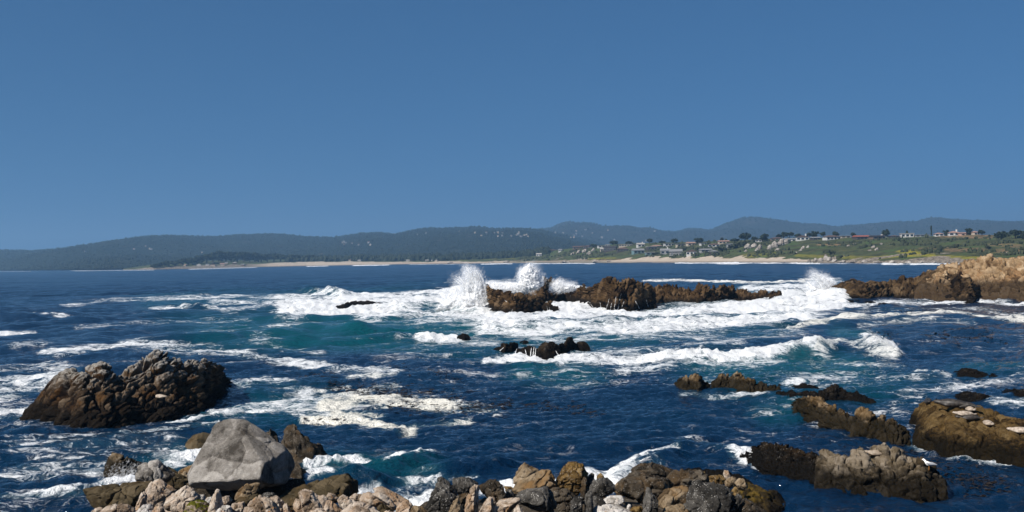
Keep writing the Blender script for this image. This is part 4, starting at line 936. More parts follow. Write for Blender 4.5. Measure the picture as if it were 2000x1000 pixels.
# dark and mixed stones, bottom centre and right
DRK = [
 ([(830, 996), (838, 978), (852, 958), (872, 956), (890, 972), (892, 996), (870, 1010), (840, 1010)], M_GREY, 'dark grey cracked mound left of the pale spike, lower half'),
 ([(852, 960), (856, 936), (862, 932), (872, 938), (886, 950), (894, 968), (876, 974)], M_GREY, 'dark brown grey stone topping the cracked mound'),
 ([(884, 950), (888, 936), (908, 934), (916, 932), (932, 946), (918, 962), (904, 968), (892, 962)], M_GREY, 'grey stone with pale streaks behind the pale spike'),
 ([(888, 980), (896, 968), (912, 964), (914, 980), (904, 996), (890, 994)], M_DARK, 'dark stone left of the pale spike base'),
 ([(876, 1000), (886, 980), (894, 974), (900, 990), (908, 1008), (884, 1014)], M_TAN, 'small brownish stone low in front of the cracked mound'),
 ([(936, 950), (952, 938), (968, 938), (980, 948), (986, 966), (974, 982), (956, 974), (944, 962)], M_DARK, 'reddish dark stone between the pale spike and the tan boulder'),
 ([(972, 978), (972, 962), (980, 956), (988, 966), (986, 984), (976, 990)], M_DARK, 'narrow dark stone right of the reddish one'),
 ([(984, 950), (1000, 951), (1004, 957), (990, 962)], M_GOLD, 'small orange brown stone by the white foam left of the tan boulder'),
 ([(986, 972), (990, 957), (998, 955), (1006, 970), (1002, 980), (990, 980)], M_GREY, 'small light grey stone left of the speckled flat one'),
 ([(904, 1008), (914, 978), (919, 958), (926, 948), (934, 949), (935, 968), (933, 1008)], M_PALE, 'tall pale spike of stone leaning right'),
 ([(930, 1010), (944, 982), (954, 972), (962, 974), (968, 996), (972, 1012)], M_PALE, 'pale pointed stone right of the tall spike'),
 ([(958, 982), (961, 970), (966, 972), (970, 984), (964, 990)], M_PALE, 'small pale tooth behind the pale pointed stone'),
 ([(964, 994), (974, 980), (998, 974), (1012, 973), (1015, 980), (1006, 990), (984, 1004), (970, 1004)], M_PALE, 'pinkish flat slab with a shaded underside'),
 ([(1000, 1008), (1008, 990), (1013, 986), (1028, 1006), (1012, 1016)], M_PALE, 'pale triangular stone at the bottom under the speckled flat one'),
 ([(1006, 932), (1014, 916), (1025, 907), (1046, 918), (1056, 922), (1044, 936), (1020, 946), (1006, 942)], M_TAN, 'upper half of the split tan boulder at the water edge'),
 ([(1001, 958), (1008, 945), (1030, 938), (1056, 922), (1070, 920), (1078, 932), (1088, 956), (1060, 962), (1030, 960), (1008, 968)], M_TAN, 'lower half of the split tan boulder with a shaded right side'),
 ([(1046, 956), (1054, 940), (1060, 944), (1068, 958), (1058, 964)], M_DARK, 'small dark upright stone in front of the split tan boulder'),
 ([(1008, 968), (1026, 956), (1066, 954), (1080, 968), (1084, 984), (1076, 1000), (1052, 998), (1018, 984)], M_GREY, 'wide dark grey stone speckled white below the split tan boulder'),
 ([(1066, 962), (1084, 954), (1104, 955), (1120, 966), (1112, 980), (1090, 984), (1074, 978)], M_DARK, 'flat dark stone between the speckled and the golden boulders'),
 ([(1084, 954), (1090, 936), (1098, 918), (1110, 906), (1122, 903), (1136, 908), (1144, 926), (1142, 944), (1128, 966), (1108, 958)], M_GOLD, 'golden brown upright boulder with a white spotted top'),
 ([(1090, 1006), (1094, 986), (1104, 980), (1114, 990), (1114, 1008), (1100, 1014)], M_DARK, 'small brown stone at the bottom below the flat dark one'),
 ([(1114, 1006), (1116, 978), (1124, 972), (1136, 974), (1138, 1006), (1124, 1014)], M_GREY, 'dark upright block at the bottom below the golden boulder'),
 ([(1134, 966), (1136, 938), (1143, 929), (1147, 940), (1144, 972), (1138, 978)], M_DARK, 'thin dark splinter right of the golden boulder'),
 ([(1142, 962), (1146, 938), (1154, 924), (1160, 926), (1160, 944), (1152, 964)], M_GREY, 'narrow grey upright stone by the white foam'),
 ([(1166, 936), (1168, 928), (1173, 924), (1179, 930), (1180, 938), (1172, 942)], M_GOLD, 'small orange brown knob standing against the foam'),
 ([(1148, 970), (1156, 948), (1168, 936), (1184, 935), (1196, 946), (1200, 958), (1180, 970), (1160, 974)], M_GREY, 'grey streaked wedge stone in the bottom centre'),
 ([(1142, 1006), (1144, 972), (1150, 962), (1156, 966), (1158, 1006), (1150, 1014)], M_GREY, 'tall thin grey stone with a white tip at the bottom'),
 ([(1158, 996), (1160, 972), (1168, 968), (1184, 982), (1186, 998), (1170, 1006)], M_GREY, 'brown grey stone left of the white stones'),
 ([(1176, 976), (1192, 969), (1212, 969), (1220, 977), (1214, 987), (1196, 988), (1182, 986)], M_WHITE, 'white stone with rusty spots in the bottom centre'),
 ([(1154, 1008), (1164, 994), (1186, 986), (1214, 990), (1230, 1002), (1226, 1016), (1160, 1016)], M_WHITE, 'broad domed whitish stone cut by the bottom edge'),
 ([(1222, 1000), (1226, 988), (1232, 984), (1234, 994), (1230, 1006)], M_WHITE, 'small upright whitish stone right of the domed one'),
 ([(1230, 998), (1236, 990), (1250, 988), (1258, 1000), (1244, 1008)], M_GOLD, 'small rusty stone at the bottom left of the dark spike'),
 ([(1198, 956), (1204, 946), (1214, 940), (1224, 948), (1226, 966), (1210, 970)], M_TAN, 'reddish brown stone under the falling wave'),
 ([(1206, 958), (1216, 936), (1234, 926), (1262, 924), (1296, 932), (1310, 946), (1296, 974), (1270, 984), (1236, 974)], M_DARK, 'big dark brown streaked rock in the right foreground'),
 ([(1232, 932), (1238, 916), (1252, 907), (1276, 905), (1296, 910), (1318, 920), (1310, 934), (1270, 936)], M_DARK, 'dark rounded rock behind the big streaked one beside the falling wave'),
 ([(1296, 944), (1310, 922), (1338, 918), (1368, 920), (1386, 936), (1390, 950), (1360, 956), (1330, 958), (1306, 956)], M_DARK, 'dark rock with a few white flecks right of the big streaked one'),
 ([(1252, 1008), (1258, 976), (1263, 954), (1268, 957), (1276, 972), (1284, 978), (1282, 1006), (1266, 1014)], M_GREY, 'dark grey spike in front of the big streaked rock'),
 ([(1284, 986), (1290, 970), (1300, 958), (1318, 953), (1342, 950), (1344, 962), (1330, 978), (1312, 990), (1294, 994)], M_TAN, 'tan rounded rock leaning left of the big speckled one'),
 ([(1294, 1006), (1302, 992), (1322, 984), (1340, 992), (1344, 1008), (1316, 1016)], M_TAN, 'brown stone at the bottom under the tan rounded rock'),
 ([(1330, 976), (1340, 962), (1350, 966), (1352, 992), (1342, 1002), (1334, 992)], M_DARK, 'dark stone squeezed between the tan rounded and speckled rocks'),
 ([(1340, 990), (1346, 962), (1362, 943), (1392, 950), (1424, 950), (1434, 960), (1428, 978), (1416, 1000), (1384, 1012), (1346, 1010)], M_GREY, 'big dark rock speckled white in the right foreground'),
 ([(1384, 940), (1386, 931), (1400, 927), (1412, 929), (1418, 940), (1404, 950), (1388, 950)], M_GOLD, 'tan blocky knob above the big speckled rock'),
 ([(1362, 928), (1366, 921), (1376, 922), (1382, 932), (1372, 936)], M_GOLD, 'tiny tan knob left of the blocky one'),
 ([(1413, 926), (1415, 919), (1422, 920), (1428, 932), (1424, 940), (1416, 936)], M_PALE, 'small upright tan stone on top of the tan knobs'),
 ([(1416, 948), (1420, 936), (1430, 931), (1438, 934), (1436, 946), (1424, 954)], M_TAN, 'rounded tan stone right of the blocky knob'),
 ([(1436, 944), (1446, 933), (1454, 936), (1460, 952), (1452, 958), (1442, 954)], M_TAN, 'tan stone at the right end of the tan knobs'),
 ([(1428, 960), (1436, 950), (1446, 962), (1442, 974), (1434, 976)], M_GOLD, 'small ochre stone beside the big speckled rock'),
 ([(1412, 1006), (1424, 982), (1438, 966), (1448, 970), (1440, 988), (1424, 1010)], M_GREY, 'slanting grey slab right of the big speckled rock'),
 ([(1424, 1010), (1440, 992), (1456, 980), (1472, 984), (1488, 1004), (1470, 1016)], M_DARK, 'dark brown stone at the bottom right of the shore'),
]
for ol, mt, lb in DRK: stone(ol, mt, lb, rounded=0, fine=1.3)
rock_obj('shore_rock', [loft_pts([(1432, 1000), (1462, 1004), (1500, 1004), (1534, 985)], [([(1434, 960), (1455, 946), (1474, 950), (1500, 962), (1520, 966), (1533, 978)], 1.5)], 1.6, S=.4, amp=.1, seed=133, rounded=.6, foot=.5)],
         rock_mat('weedy_ochre_rock', (.012, .009, .005), (.03, .022, .010), (.13, .085, .02), 1.6, wet=(.1, .5), stain=(.13, .085, .015)), 'black weedy rock with ochre patches at the right tip of the shore')
rock_obj('shore_rock', [loft_pts([(1340, 935), (1380, 938), (1430, 945), (1475, 960)], [([(1342, 924), (1370, 921), (1410, 922), (1450, 932), (1474, 950)], 1.0)], 1.4, S=.4, amp=.09, seed=135, rounded=.6, foot=.5)],
         M_BLACK, 'black weedy rock behind the tan knobs')
# shore bed under the stones
bx = np.linspace(-16, 13, 150); by = np.linspace(4, 40, 160)
BX, BY = np.meshgrid(bx, by)
bq = np.stack([BX.ravel(), BY.ravel(), np.zeros(BX.size)], 1)
xl = np.interp(BY, [10, 24, 28, 34, 40], [-9.5, -9.2, -9.8, -10.6, -11]); xr = np.interp(BY, [10, 24, 30, 40], [5.5, 5.6, 6.3, 7.2])
BZ = 6.25 - .162 * BY - .16 + fbm(bq * .9, 4, 88).reshape(BX.shape) * .16
notch = np.exp(-((BX + 5.2) / 1.6) ** 2) * sstep(BY, 30, 34) * .7
BZ = BZ - notch - np.clip(xl - BX, 0, 9) * 1.1 - np.clip(BX - xr, 0, 9) * 1.0 - sstep(BY, 36, 39.5) * .8
bed, bc = rockify(np.stack([BX, BY, BZ], -1).reshape(-1, 3), np.tile([0, 0, 1.0], (BX.size, 1)), .5, .12, 201, rounded=.4)
me = mk_mesh('shore_bed', bed, grid_faces(*BX.shape)); add_attr(me, 'cell', bc)
tag(link('shore_bed', me, M_DARK), 'dark rock bed under the shore stones', 'ground', kind='structure')
# ------------------------------------------------------------------ trees, houses and outcrops across the bay
rng = random.Random(7)
def leaf_mat(name, a, b):
    t = NT(name); P = t.pos(); n = t.noise(P, .35, 4, .6)
    c = t.mix(t.ss(n, .35, .65), a, b)
    return t.done(t.bsdf(c, .8, None, .2))
M_CYP = leaf_mat('cypress_foliage', (.012, .020, .011), (.030, .042, .020))
M_PINE = leaf_mat('pine_foliage', (.011, .018, .010), (.024, .032, .016))
M_SHRUB = leaf_mat('shrub_foliage', (.022, .030, .016), (.055, .062, .030))
def plain(name, col, rough=.8, spec=.3):
    t = NT(name); n = t.noise(t.pos(), .9, 4, .6)
    c = t.mix(1.0, col, t.ramp(n, [(.3, (.86, .86, .86)), (.7, (1.08, 1.08, 1.08))]), 'MULTIPLY')
    return t.done(t.bsdf(c, rough, None, spec))
M_BARK = plain('bark', (.055, .042, .032))
def crown_mesh(name, w, h, d, nleaf, seed, shape='umbrella', leaf=.55):
    rs = np.random.RandomState(seed); lobes = []
    nl = 9
    for k in range(nl):
        a = rs.uniform(0, 2 * math.pi); r = math.sqrt(rs.uniform(0, 1)) * .62
        if shape == 'umbrella': z = .45 + .35 * rs.uniform(0, 1) * (1 - r)
        elif shape == 'column': z = rs.uniform(.1, .9); r *= (1 - z * .6)
        else: z = .25 + .5 * rs.uniform(0, 1)
        lobes.append((math.cos(a) * r * w / 2, math.sin(a) * r * d / 2, z * h, rs.uniform(.22, .38)))
    V = []; Fc = []
    for k in range(nleaf):
        cx, cy, cz, s = lobes[rs.randint(nl)]
        v = rs.randn(3); v /= np.linalg.norm(v); rr = rs.uniform(.45, 1.05)
        p = np.array([cx + v[0] * rr * s * w * .62, cy + v[1] * rr * s * d * .62, cz + v[2] * rr * s * h * .62])
        p[2] = max(p[2], .08 * h)
        a = rs.randn(3); a /= np.linalg.norm(a); b = np.cross(a, v + .3 * rs.randn(3)); b /= np.linalg.norm(b) + 1e-9
        l = leaf * rs.uniform(.6, 1.5)
        q = [p - a * l - b * l * .5, p + a * l * .4 - b * l * .7, p + a * l + b * l * .4, p - a * l * .3 + b * l * .7]
        n0 = len(V); V += q; Fc.append((n0, n0 + 1, n0 + 2, n0 + 3))
    return mk_mesh(name, np.array(V), np.array(Fc), smooth=False)
def trunk_mesh(name, w, h, seed):
    rs = np.random.RandomState(seed); m = MB()
    top = np.array([rs.uniform(-.06, .06) * w, 0, h * .62])
    m.tube([(0, 0, -.6), (0, 0, h * .15), tuple(top * .6), tuple(top)], [.055 * h, .045 * h, .03 * h, .012 * h], 6)
    for k in range(5):
        a = rs.uniform(0, 6.28); b = top * rs.uniform(.35, .75)
        e = b + np.array([math.cos(a) * w * .3, math.sin(a) * w * .3, h * rs.uniform(.2, .35)])
        m.tube([tuple(b), tuple((b + e) / 2 + np.array([0, 0, .03 * h])), tuple(e)], [.018 * h, .012 * h, .005 * h], 5)
    return m.mesh(name)
CROWNS = {s: [(crown_mesh('crown', 10, 8, 9, 420, 10 + k, s, .62), trunk_mesh('trunk', 10, 8, k)) for k in range(n)] for s, n in (('umbrella', 4), ('round', 3), ('column', 1))}
for s in CROWNS:
    for c, tr in CROWNS[s]: c.materials.append(M_CYP); tr.materials.append(M_BARK)
SHRUBS = [crown_mesh('bush', 10, 6, 9, 300, 40 + k, 'round', .7) for k in range(3)]
for c in SHRUBS: c.materials.append(M_SHRUB)
def tree(px, top, base, w, label, shape='umbrella', group=None, name='cypress_tree', sub=True):
    g = ground_at(px, base); D = g[1]; W_ = w * D / F; H_ = max(2.0, (base - top) * D / F)
    zt = WD(px, top, D)[2]; H_ = max(H_, zt - g[2])
    e = empty(name, g + np.array([0, 0, -.1]), rng.uniform(0, 6.28)); tag(e, label, 'tree', group)
    W_ *= 1.4; H_ *= 1.2; cm, tm_ = rng.choice(CROWNS[shape])
    for nm, me in (('crown', cm), ('trunk', tm_)):
        o = link(nm, me, parent=e); o.scale = (W_ / 10, W_ / 10, H_ / 8)
    return e
SKY = 'trees on the far bluff'
T = [(1159, 476, 485, 15, 'umbrella', 'low spreading tree above the pale outcrop on the far hillside'), (1199, 470, 482, 17, 'umbrella', 'dark round tree left of the white row of house tops'),
 (1228, 471, 479, 12, 'umbrella', 'small dark tree behind the long pale roof'), (1269, 466, 478, 12, 'umbrella', 'tall dark tree beside the white chimney house'), (1293, 470, 477, 13, 'umbrella', 'low flat tree, first of a pair behind the upper houses'),
 (1316, 466, 476, 15, 'umbrella', 'dark tree, taller of the pair behind the upper houses'), (1365, 465, 476, 18, 'round', 'broad square headed dark tree on the middle skyline'), (1409, 463, 471, 7, 'round', 'small pointed tree behind the cream house'),
 (1435, 466, 474, 18, 'umbrella', 'wide dark tree left of the tallest skyline tree'), (1455, 455, 474, 22, 'umbrella', 'tallest spreading tree above the grassy slope'), (1475, 462, 472, 15, 'umbrella', 'flat topped tree right of the tallest one'),
 (1493, 457, 472, 16, 'round', 'round dark tree left of the long brown lodge'), (1521, 457, 465, 12, 'umbrella', 'small flat tree at the left end of the lodge trees'), (1530, 453, 465, 9, 'round', 'slim round tree second in the row behind the lodge'),
 (1542, 452, 465, 15, 'umbrella', 'largest tree in the row behind the lodge'), (1560, 456, 465, 13, 'umbrella', 'low tree at the right end of the row behind the lodge'), (1580, 454, 463, 14, 'umbrella', 'left tree of three behind the white gabled house'),
 (1593, 451, 463, 14, 'round', 'middle and tallest of three trees behind the white gabled house'), (1608, 453, 463, 14, 'umbrella', 'right tree of three behind the white gabled house'), (1633, 452, 462, 15, 'umbrella', 'round tree behind the arched white villa'),
 (1667, 454, 461, 11, 'umbrella', 'small tree left of the red roofed house'), (1731, 447, 459, 15, 'round', 'lone round tree over the brown roofed house'), (1772, 449, 457, 5, 'round', 'small slim tree above the boxy white house'),
 (1819, 443, 460, 4, 'column', 'narrow columnar tree on the right skyline'), (1847, 449, 458, 13, 'round', 'dark tree between two villas on the right skyline'), (1893, 446, 459, 14, 'round', 'dark tree left of the small domed roof'),
 (1918, 449, 460, 15, 'umbrella', 'leaning dark tree right of the small domed roof'), (1956, 452, 471, 23, 'umbrella', 'large dark spreading tree on the right slope'), (1983, 449, 466, 26, 'umbrella', 'widest dark tree near the right edge'), (2000, 450, 467, 18, 'round', 'dark tree cut by the right edge')]
for px, tp, bs, w, sh, lb in T: tree(px, tp, bs, w, lb, sh, SKY)
def bush(px, cy, w, h, label, group='bushes on the grassy bluff'):
    g = ground_at(px, cy + h * .45); D = g[1]
    o = link('bush', rng.choice(SHRUBS), loc=g + np.array([0, 0, -.3])); o.scale = (w * D / F / 10, w * D / F / 10, h * D / F / 5.2)
    o.rotation_euler = (0, 0, rng.uniform(0, 6.28)); tag(o, label, 'bush', group)
for a in [(1626, 494, 18, 10, 'dark bush above the shore pinnacles'), (1765, 473, 16, 9, 'dark bush below the boxy white house'), (1930, 483, 17, 9, 'wide dark bush on the tan slope'), (1968, 482, 11, 8, 'round dark bush on the tan slope'),
          (1996, 490, 16, 14, 'dark bush at the right edge of the slope'), (1932, 461, 8, 6, 'small dark bush on the right crest'), (1240, 489, 20, 7, 'dark hedge left of the teal house'), (1335, 487, 20, 6, 'dark shrub above the decked house'),
          (1410, 487, 30, 9, 'broad dark thicket above the beach'), (1432, 481, 26, 10, 'dark thicket below the wide skyline tree'), (1450, 477, 26, 9, 'dark thicket below the tallest skyline tree'), (1398, 496, 26, 6, 'low thicket at the top of the beach'),
          (1215, 488, 22, 6, 'dark shrubs right of the timber house'), (1280, 495, 20, 5, 'low shrubs between the two grey houses'), (1365, 487, 24, 6, 'shrub belt above the white trimmed house')]: bush(*a)
# cypress wood on the low point, left
WOOD = [(300, 517, 523, 9), (308, 515, 522, 11), (318, 512, 521, 13), (330, 510, 520, 14), (343, 509, 519, 14), (356, 506, 518, 15), (368, 504, 517, 14), (380, 503, 517, 14), (392, 500, 515, 15), (404, 497, 514, 16), (416, 494, 513, 16), (427, 491, 511, 14), (441, 491, 511, 15), (452, 497, 512, 15), (464, 493, 512, 16), (476, 493, 512, 15),
        (488, 495, 512, 14), (498, 494, 512, 14), (510, 496, 512, 15), (522, 497, 512, 15), (535, 496, 511, 16), (548, 498, 511, 16), (562, 497, 511, 16), (576, 499, 511, 16), (590, 500, 510, 16), (604, 499, 510, 16), (618, 500, 509, 15), (634, 500, 508, 16)]
for k, (px, tp, bs, w) in enumerate(WOOD): tree(px, tp - 1, bs, w * 1.6, 'dark cypress in the wood on the low point across the bay, ' + nth(k), rng.choice(['umbrella', 'round']), 'cypresses of the wood on the low point')
# houses
WALLS = {k: plain(k + '_wall', c) for k, c in dict(white=(.50, .49, .47), cream=(.40, .34, .26), brown=(.13, .085, .06), dark=(.055, .045, .042), teal=(.13, .21, .22), grey=(.26, .26, .26), stone=(.40, .33, .26), pink=(.52, .34, .27)).items()}
ROOFS = {k: plain(k + '_roof', c) for k, c in dict(brown=(.10, .065, .05), red=(.26, .085, .055), grey=(.20, .20, .20), pale=(.34, .32, .29), dark=(.035, .032, .032), pink=(.30, .19, .15)).items()}
M_GLASS = NT('window_glass'); M_GLASS = M_GLASS.done(M_GLASS.bsdf((.012, .016, .022), .08, None, .5))
M_TRIM = plain('white_trim', (.55, .55, .53))
def house(px, base, wpx, hpx, wall, roof, label, kind='gable', chim=False, arches=False, deck=False, group=None, simple=False, at=None, name='house'):
    g = ground_at(px, base) if at is None else at; D = g[1]; s = D / F
    w = wpx * s; h = hpx * s; d = min(max(7.0, w * .55), 11.0); wh = h * (.62 if kind != 'flat' else .86)
    e = empty(name, g + np.array([0, 0, -.25]), rng.uniform(-.28, .28)); tag(e, label, 'house', group)
    m = MB(); m.box(-w / 2, w / 2, -d / 2, d / 2, -1.5, wh); link('wall', m.mesh('wall'), WALLS[wall], e)
    r = MB(); ov = .5
    if kind == 'gable':
        a, b = w / 2 + ov, d / 2 + ov
        r.add([(-a, -b, wh + .05), (a, -b, wh + .05), (a, b, wh + .05), (-a, b, wh + .05), (-a, 0, h), (a, 0, h)], [(0, 1, 5, 4), (2, 3, 4, 5), (0, 4, 3), (1, 2, 5), (3, 2, 1, 0)])
    elif kind == 'hip':
        a, b = w / 2 + ov, d / 2 + ov; c = max(.5, a - b)
        r.add([(-a, -b, wh + .05), (a, -b, wh + .05), (a, b, wh + .05), (-a, b, wh + .05), (-c, 0, h), (c, 0, h)], [(0, 1, 5, 4), (2, 3, 4, 5), (0, 4, 3), (1, 2, 5), (3, 2, 1, 0)])
    elif kind == 'front':
        a, b = w / 2 + ov, d / 2 + ov
        r.add([(-a, -b, wh + .05), (a, -b, wh + .05), (a, b, wh + .05), (-a, b, wh + .05), (0, -b, h), (0, b, h)], [(0, 4, 5, 3), (1, 2, 5, 4), (0, 1, 4), (2, 3, 5), (3, 2, 1, 0)])
    else:
        r.box(-w / 2 - ov, w / 2 + ov, -d / 2 - ov, d / 2 + ov, wh + .04, h)
    rf = link('roof', r.mesh('roof'), ROOFS[roof], e)
    if chim:
        c = MB(); c.box(w * .22, w * .22 + 1.1, -.5, .6, wh, h + 1.3); link('chimney', c.mesh('chimney'), M_TRIM, rf)
    if simple: return e
    n = max(2, int(w / 3.2)); floors = 2 if wh > 5.2 else 1; fh = wh / floors
    for f in range(floors):
        for k in range(n):
            xc = -w / 2 + (k + .5) * w / n; ww = w / n * (.62 if not arches else .5)
            z0 = f * fh + fh * .28; z1 = f * fh + fh * .8
            q = MB(); q.box(xc - ww / 2 - .12, xc + ww / 2 + .12, -d / 2 - .10, -d / 2 - .02, z0 - .12, z1 + .12); fr = link('window', q.mesh('window'), M_TRIM, e)
            q = MB()
            if arches:
                pts = [(xc - ww / 2, z0), (xc + ww / 2, z0)] + [(xc + math.cos(t) * ww / 2, z1 - ww * .3 + math.sin(t) * ww * .4) for t in np.linspace(0, math.pi, 7)]
                q.add([(x_, -d / 2 - .16, z_) for x_, z_ in pts] + [(x_, -d / 2 - .11, z_) for x_, z_ in pts], [tuple(range(len(pts)))[::-1], tuple(range(len(pts), 2 * len(pts)))] + [(i, (i + 1) % len(pts), (i + 1) % len(pts) + len(pts), i + len(pts)) for i in range(len(pts))])
            else: q.box(xc - ww / 2, xc + ww / 2, -d / 2 - .16, -d / 2 - .11, z0, z1)
            link('pane', q.mesh('pane'), M_GLASS, fr)
    if deck:
        q = MB(); q.box(-w / 2 - .6, w / 2 + .6, -d / 2 - 2.4, -d / 2 - .2, fh * .1, fh * .22); 
        for k in range(5): q.box(-w / 2 + k * w / 4.2 - .1, -w / 2 + k * w / 4.2 + .1, -d / 2 - 2.4, -d / 2 - 2.2, fh * .22, fh * .55)
        q.box(-w / 2 - .6, w / 2 + .6, -d / 2 - 2.42, -d / 2 - 2.18, fh * .55, fh * .62)
        link('deck', q.mesh('deck'), M_TRIM, e)
    return e
GH = 'houses along the far bluff'
H = [ (1053, 500, 10, 6, 'white', 'pale', 'small white house alone at the left foot of the far slope', 'gable'), (1095, 491, 7, 5, 'white', 'grey', 'tiny white cottage on the left shoulder of the slope', 'gable'),
 (1078, 491, 22, 4, 'brown', 'brown', 'long low brown house left of the tiny white cottage', 'hip'), (1130, 486, 22, 6, 'brown', 'brown', 'low brown house above the left end of the outcrop', 'gable'), (1150, 484, 20, 5, 'dark', 'brown', 'dark low house under the low spreading tree', 'hip'),
 (1177, 491, 9, 8, 'stone', 'pale', 'stone coloured house at the right end of the outcrop', 'gable'), (1192, 490, 24, 10, 'dark', 'dark', 'dark timber house below the dark round tree', 'gable'), (1216, 491, 22, 8, 'dark', 'brown', 'dark timber house just left of the teal house', 'hip'),
 (1246, 495, 22, 10, 'teal', 'grey', 'teal two storey house with long windows', 'gable'), (1272, 488, 18, 7, 'dark', 'pale', 'dark house with a white roof edge above the grey teal one', 'flat'), (1269, 498, 17, 6, 'teal', 'pale', 'low grey teal house nearest the beach dunes', 'flat'),
 (1299, 496, 18, 11, 'grey', 'grey', 'grey house with two white chimneys', 'gable', True), (1320, 499, 24, 13, 'dark', 'grey', 'dark house with stacked white decks', 'gable', False, False, True), (1351, 498, 20, 11, 'white', 'brown', 'white trimmed house in the lower row', 'front'),
 (1378, 492, 22, 7, 'grey', 'grey', 'long grey roofed house right of the white trimmed one', 'gable'), (1394, 495, 16, 7, 'dark', 'grey', 'dark house at the right end of the lower row', 'hip'),
 (1174, 483, 13, 4, 'white', 'grey', 'white low house, left of the white row of tops', 'flat'), (1187, 482, 9, 5, 'white', 'pale', 'small white house next to the dark round tree', 'flat'), (1222, 481, 26, 4, 'cream', 'pale', 'house with a long pale roof behind a hedge', 'flat'),
 (1251, 482, 14, 8, 'white', 'pale', 'white house with a tall white chimney', 'gable', True), (1282, 484, 20, 6, 'grey', 'pink', 'house with a pinkish roof above the lower grey houses', 'hip'), (1306, 480, 18, 5, 'white', 'grey', 'white house with grey roof under the pair of trees', 'flat'),
 (1331, 481, 20, 5, 'cream', 'grey', 'cream house with flat roof in the upper row', 'flat'), (1352, 479, 22, 7, 'cream', 'pink', 'cream house with pinkish roof in the upper row', 'gable'), (1373, 478, 12, 4, 'white', 'pale', 'small white house under the square headed tree', 'flat'),
 (1394, 482, 22, 7, 'white', 'brown', 'white pillared house in the upper row', 'hip'), (1413, 475, 20, 6, 'cream', 'pink', 'cream house behind the pillared one', 'gable'), (1428, 484, 17, 9, 'grey', 'grey', 'grey two storey house at the right end of the upper row', 'flat'),
 (1482, 472, 12, 4, 'white', 'pale', 'low white house right of the tallest skyline tree', 'flat'),
 (1518, 469, 26, 6, 'brown', 'brown', 'long brown lodge at the left of the bluff crest', 'hip'), (1541, 471, 26, 6, 'white', 'grey', 'white fronted lodge with a row of doors', 'gable'), (1567, 469, 24, 10, 'white', 'brown', 'white gabled house with brown roof on the crest', 'front', True),
 (1592, 468, 16, 6, 'dark', 'grey', 'dark house right of the white gabled one', 'gable'), (1624, 468, 30, 9, 'white', 'brown', 'white villa with dark arched windows', 'hip', False, True), (1650, 462, 18, 4, 'cream', 'pale', 'small cream house on the skyline', 'flat'),
 (1682, 467, 30, 8, 'dark', 'red', 'dark house with a long red roof', 'gable'), (1713, 466, 28, 7, 'brown', 'dark', 'brown house with dark roof under the lone round tree', 'gable'), (1728, 463, 6, 7, 'white', 'pale', 'narrow white gable end right of the brown house', 'front'),
 (1746, 464, 18, 5, 'dark', 'brown', 'dark low house left of the boxy white one', 'hip'), (1771, 463, 24, 8, 'white', 'pale', 'boxy white house standing proud of the slope', 'flat'), (1800, 458, 26, 4, 'grey', 'pale', 'long low grey house left of the columnar tree', 'flat'),
 (1833, 458, 16, 7, 'white', 'pink', 'white villa with pinkish roof right of the columnar tree', 'hip'), (1862, 457, 20, 9, 'white', 'pink', 'large white villa with layered pinkish roofs', 'hip', True), (1881, 457, 16, 6, 'pink', 'pink', 'pinkish house beside the large white villa', 'gable'),
 (1903, 457, 11, 8, 'stone', 'pink', 'small house with a domed pinkish roof', 'hip')]
for a in H: house(*a, group=GH)
def bvh_of(V, Fc): return BVHTree.FromPolygons([tuple(p) for p in V], [tuple(f) for f in Fc])
bw_ = bvh_of(VW.reshape(-1, 3), grid_faces(*VW.shape[:2])); bd_ = bvh_of(VD.reshape(-1, 3), grid_faces(*VD.shape[:2]))
def cast(bv, px, py):
    r = ray(px, py); h = bv.ray_cast(Vector((0, 0, CAMZ)), Vector(r).normalized())
    return None if h[0] is None else np.array(h[0])
FAR = []
for n, (x0, x1, y0, y1), lb in [(18, (932, 1034, 454, 463), 'tiny pale house in the cluster high on the wooded ridge'), (9, (652, 735, 471, 480), 'tiny pale house among trees halfway up the wooded hill'), (8, (100, 470, 472, 500), 'tiny pale house among trees on the far left hill'),
                               (14, (1075, 1165, 447, 466), 'tiny pale house scattered on the peaked hazy hill'), (7, (1165, 1310, 447, 472), 'tiny pale house on the hazy hill right of the peak'), (5, (740, 930, 450, 468), 'tiny pale house on the upper wooded hill')]:
    for k, xx in enumerate(sorted(rng.uniform(x0, x1) for _ in range(n))): FAR.append((xx, rng.uniform(y0, y1), lb + ', ' + nth(k)))
for px, py, lb in FAR:
    g = cast(bw_, px, py); b2 = cast(bd_, px, py)
    if g is None or (b2 is not None and b2[1] < g[1]): g = b2
    if g is None: continue
    house(px, py, rng.uniform(1.6, 4.2), rng.uniform(1.6, 2.8), rng.choice(['grey', 'grey', 'stone', 'cream']), rng.choice(['pink', 'grey', 'grey', 'pale']), lb, rng.choice(['gable', 'flat', 'hip']), group=lb.split(',')[0].replace('tiny pale house', 'houses'), simple=True, at=g + np.array([0, -4, 1.0]), name='hill_house')
VIL = [(622, 704, 503, 508, 14, 'small house behind the dunes at the left of the beach'), (818, 856, 496, 509, 16, 'small house in the village behind the middle of the beach'), (780, 815, 500, 510, 7, 'small house left of the village behind the beach'),
       (860, 900, 496, 504, 7, 'small house among trees right of the village'), (896, 926, 503, 505, 8, 'white cabin in the row behind the right of the village'), (1018, 1048, 476, 493, 9, 'small house on the wooded slope left of the far bluff'), (318, 480, 512, 518, 12, 'small house at the edge of the wood on the low point')]
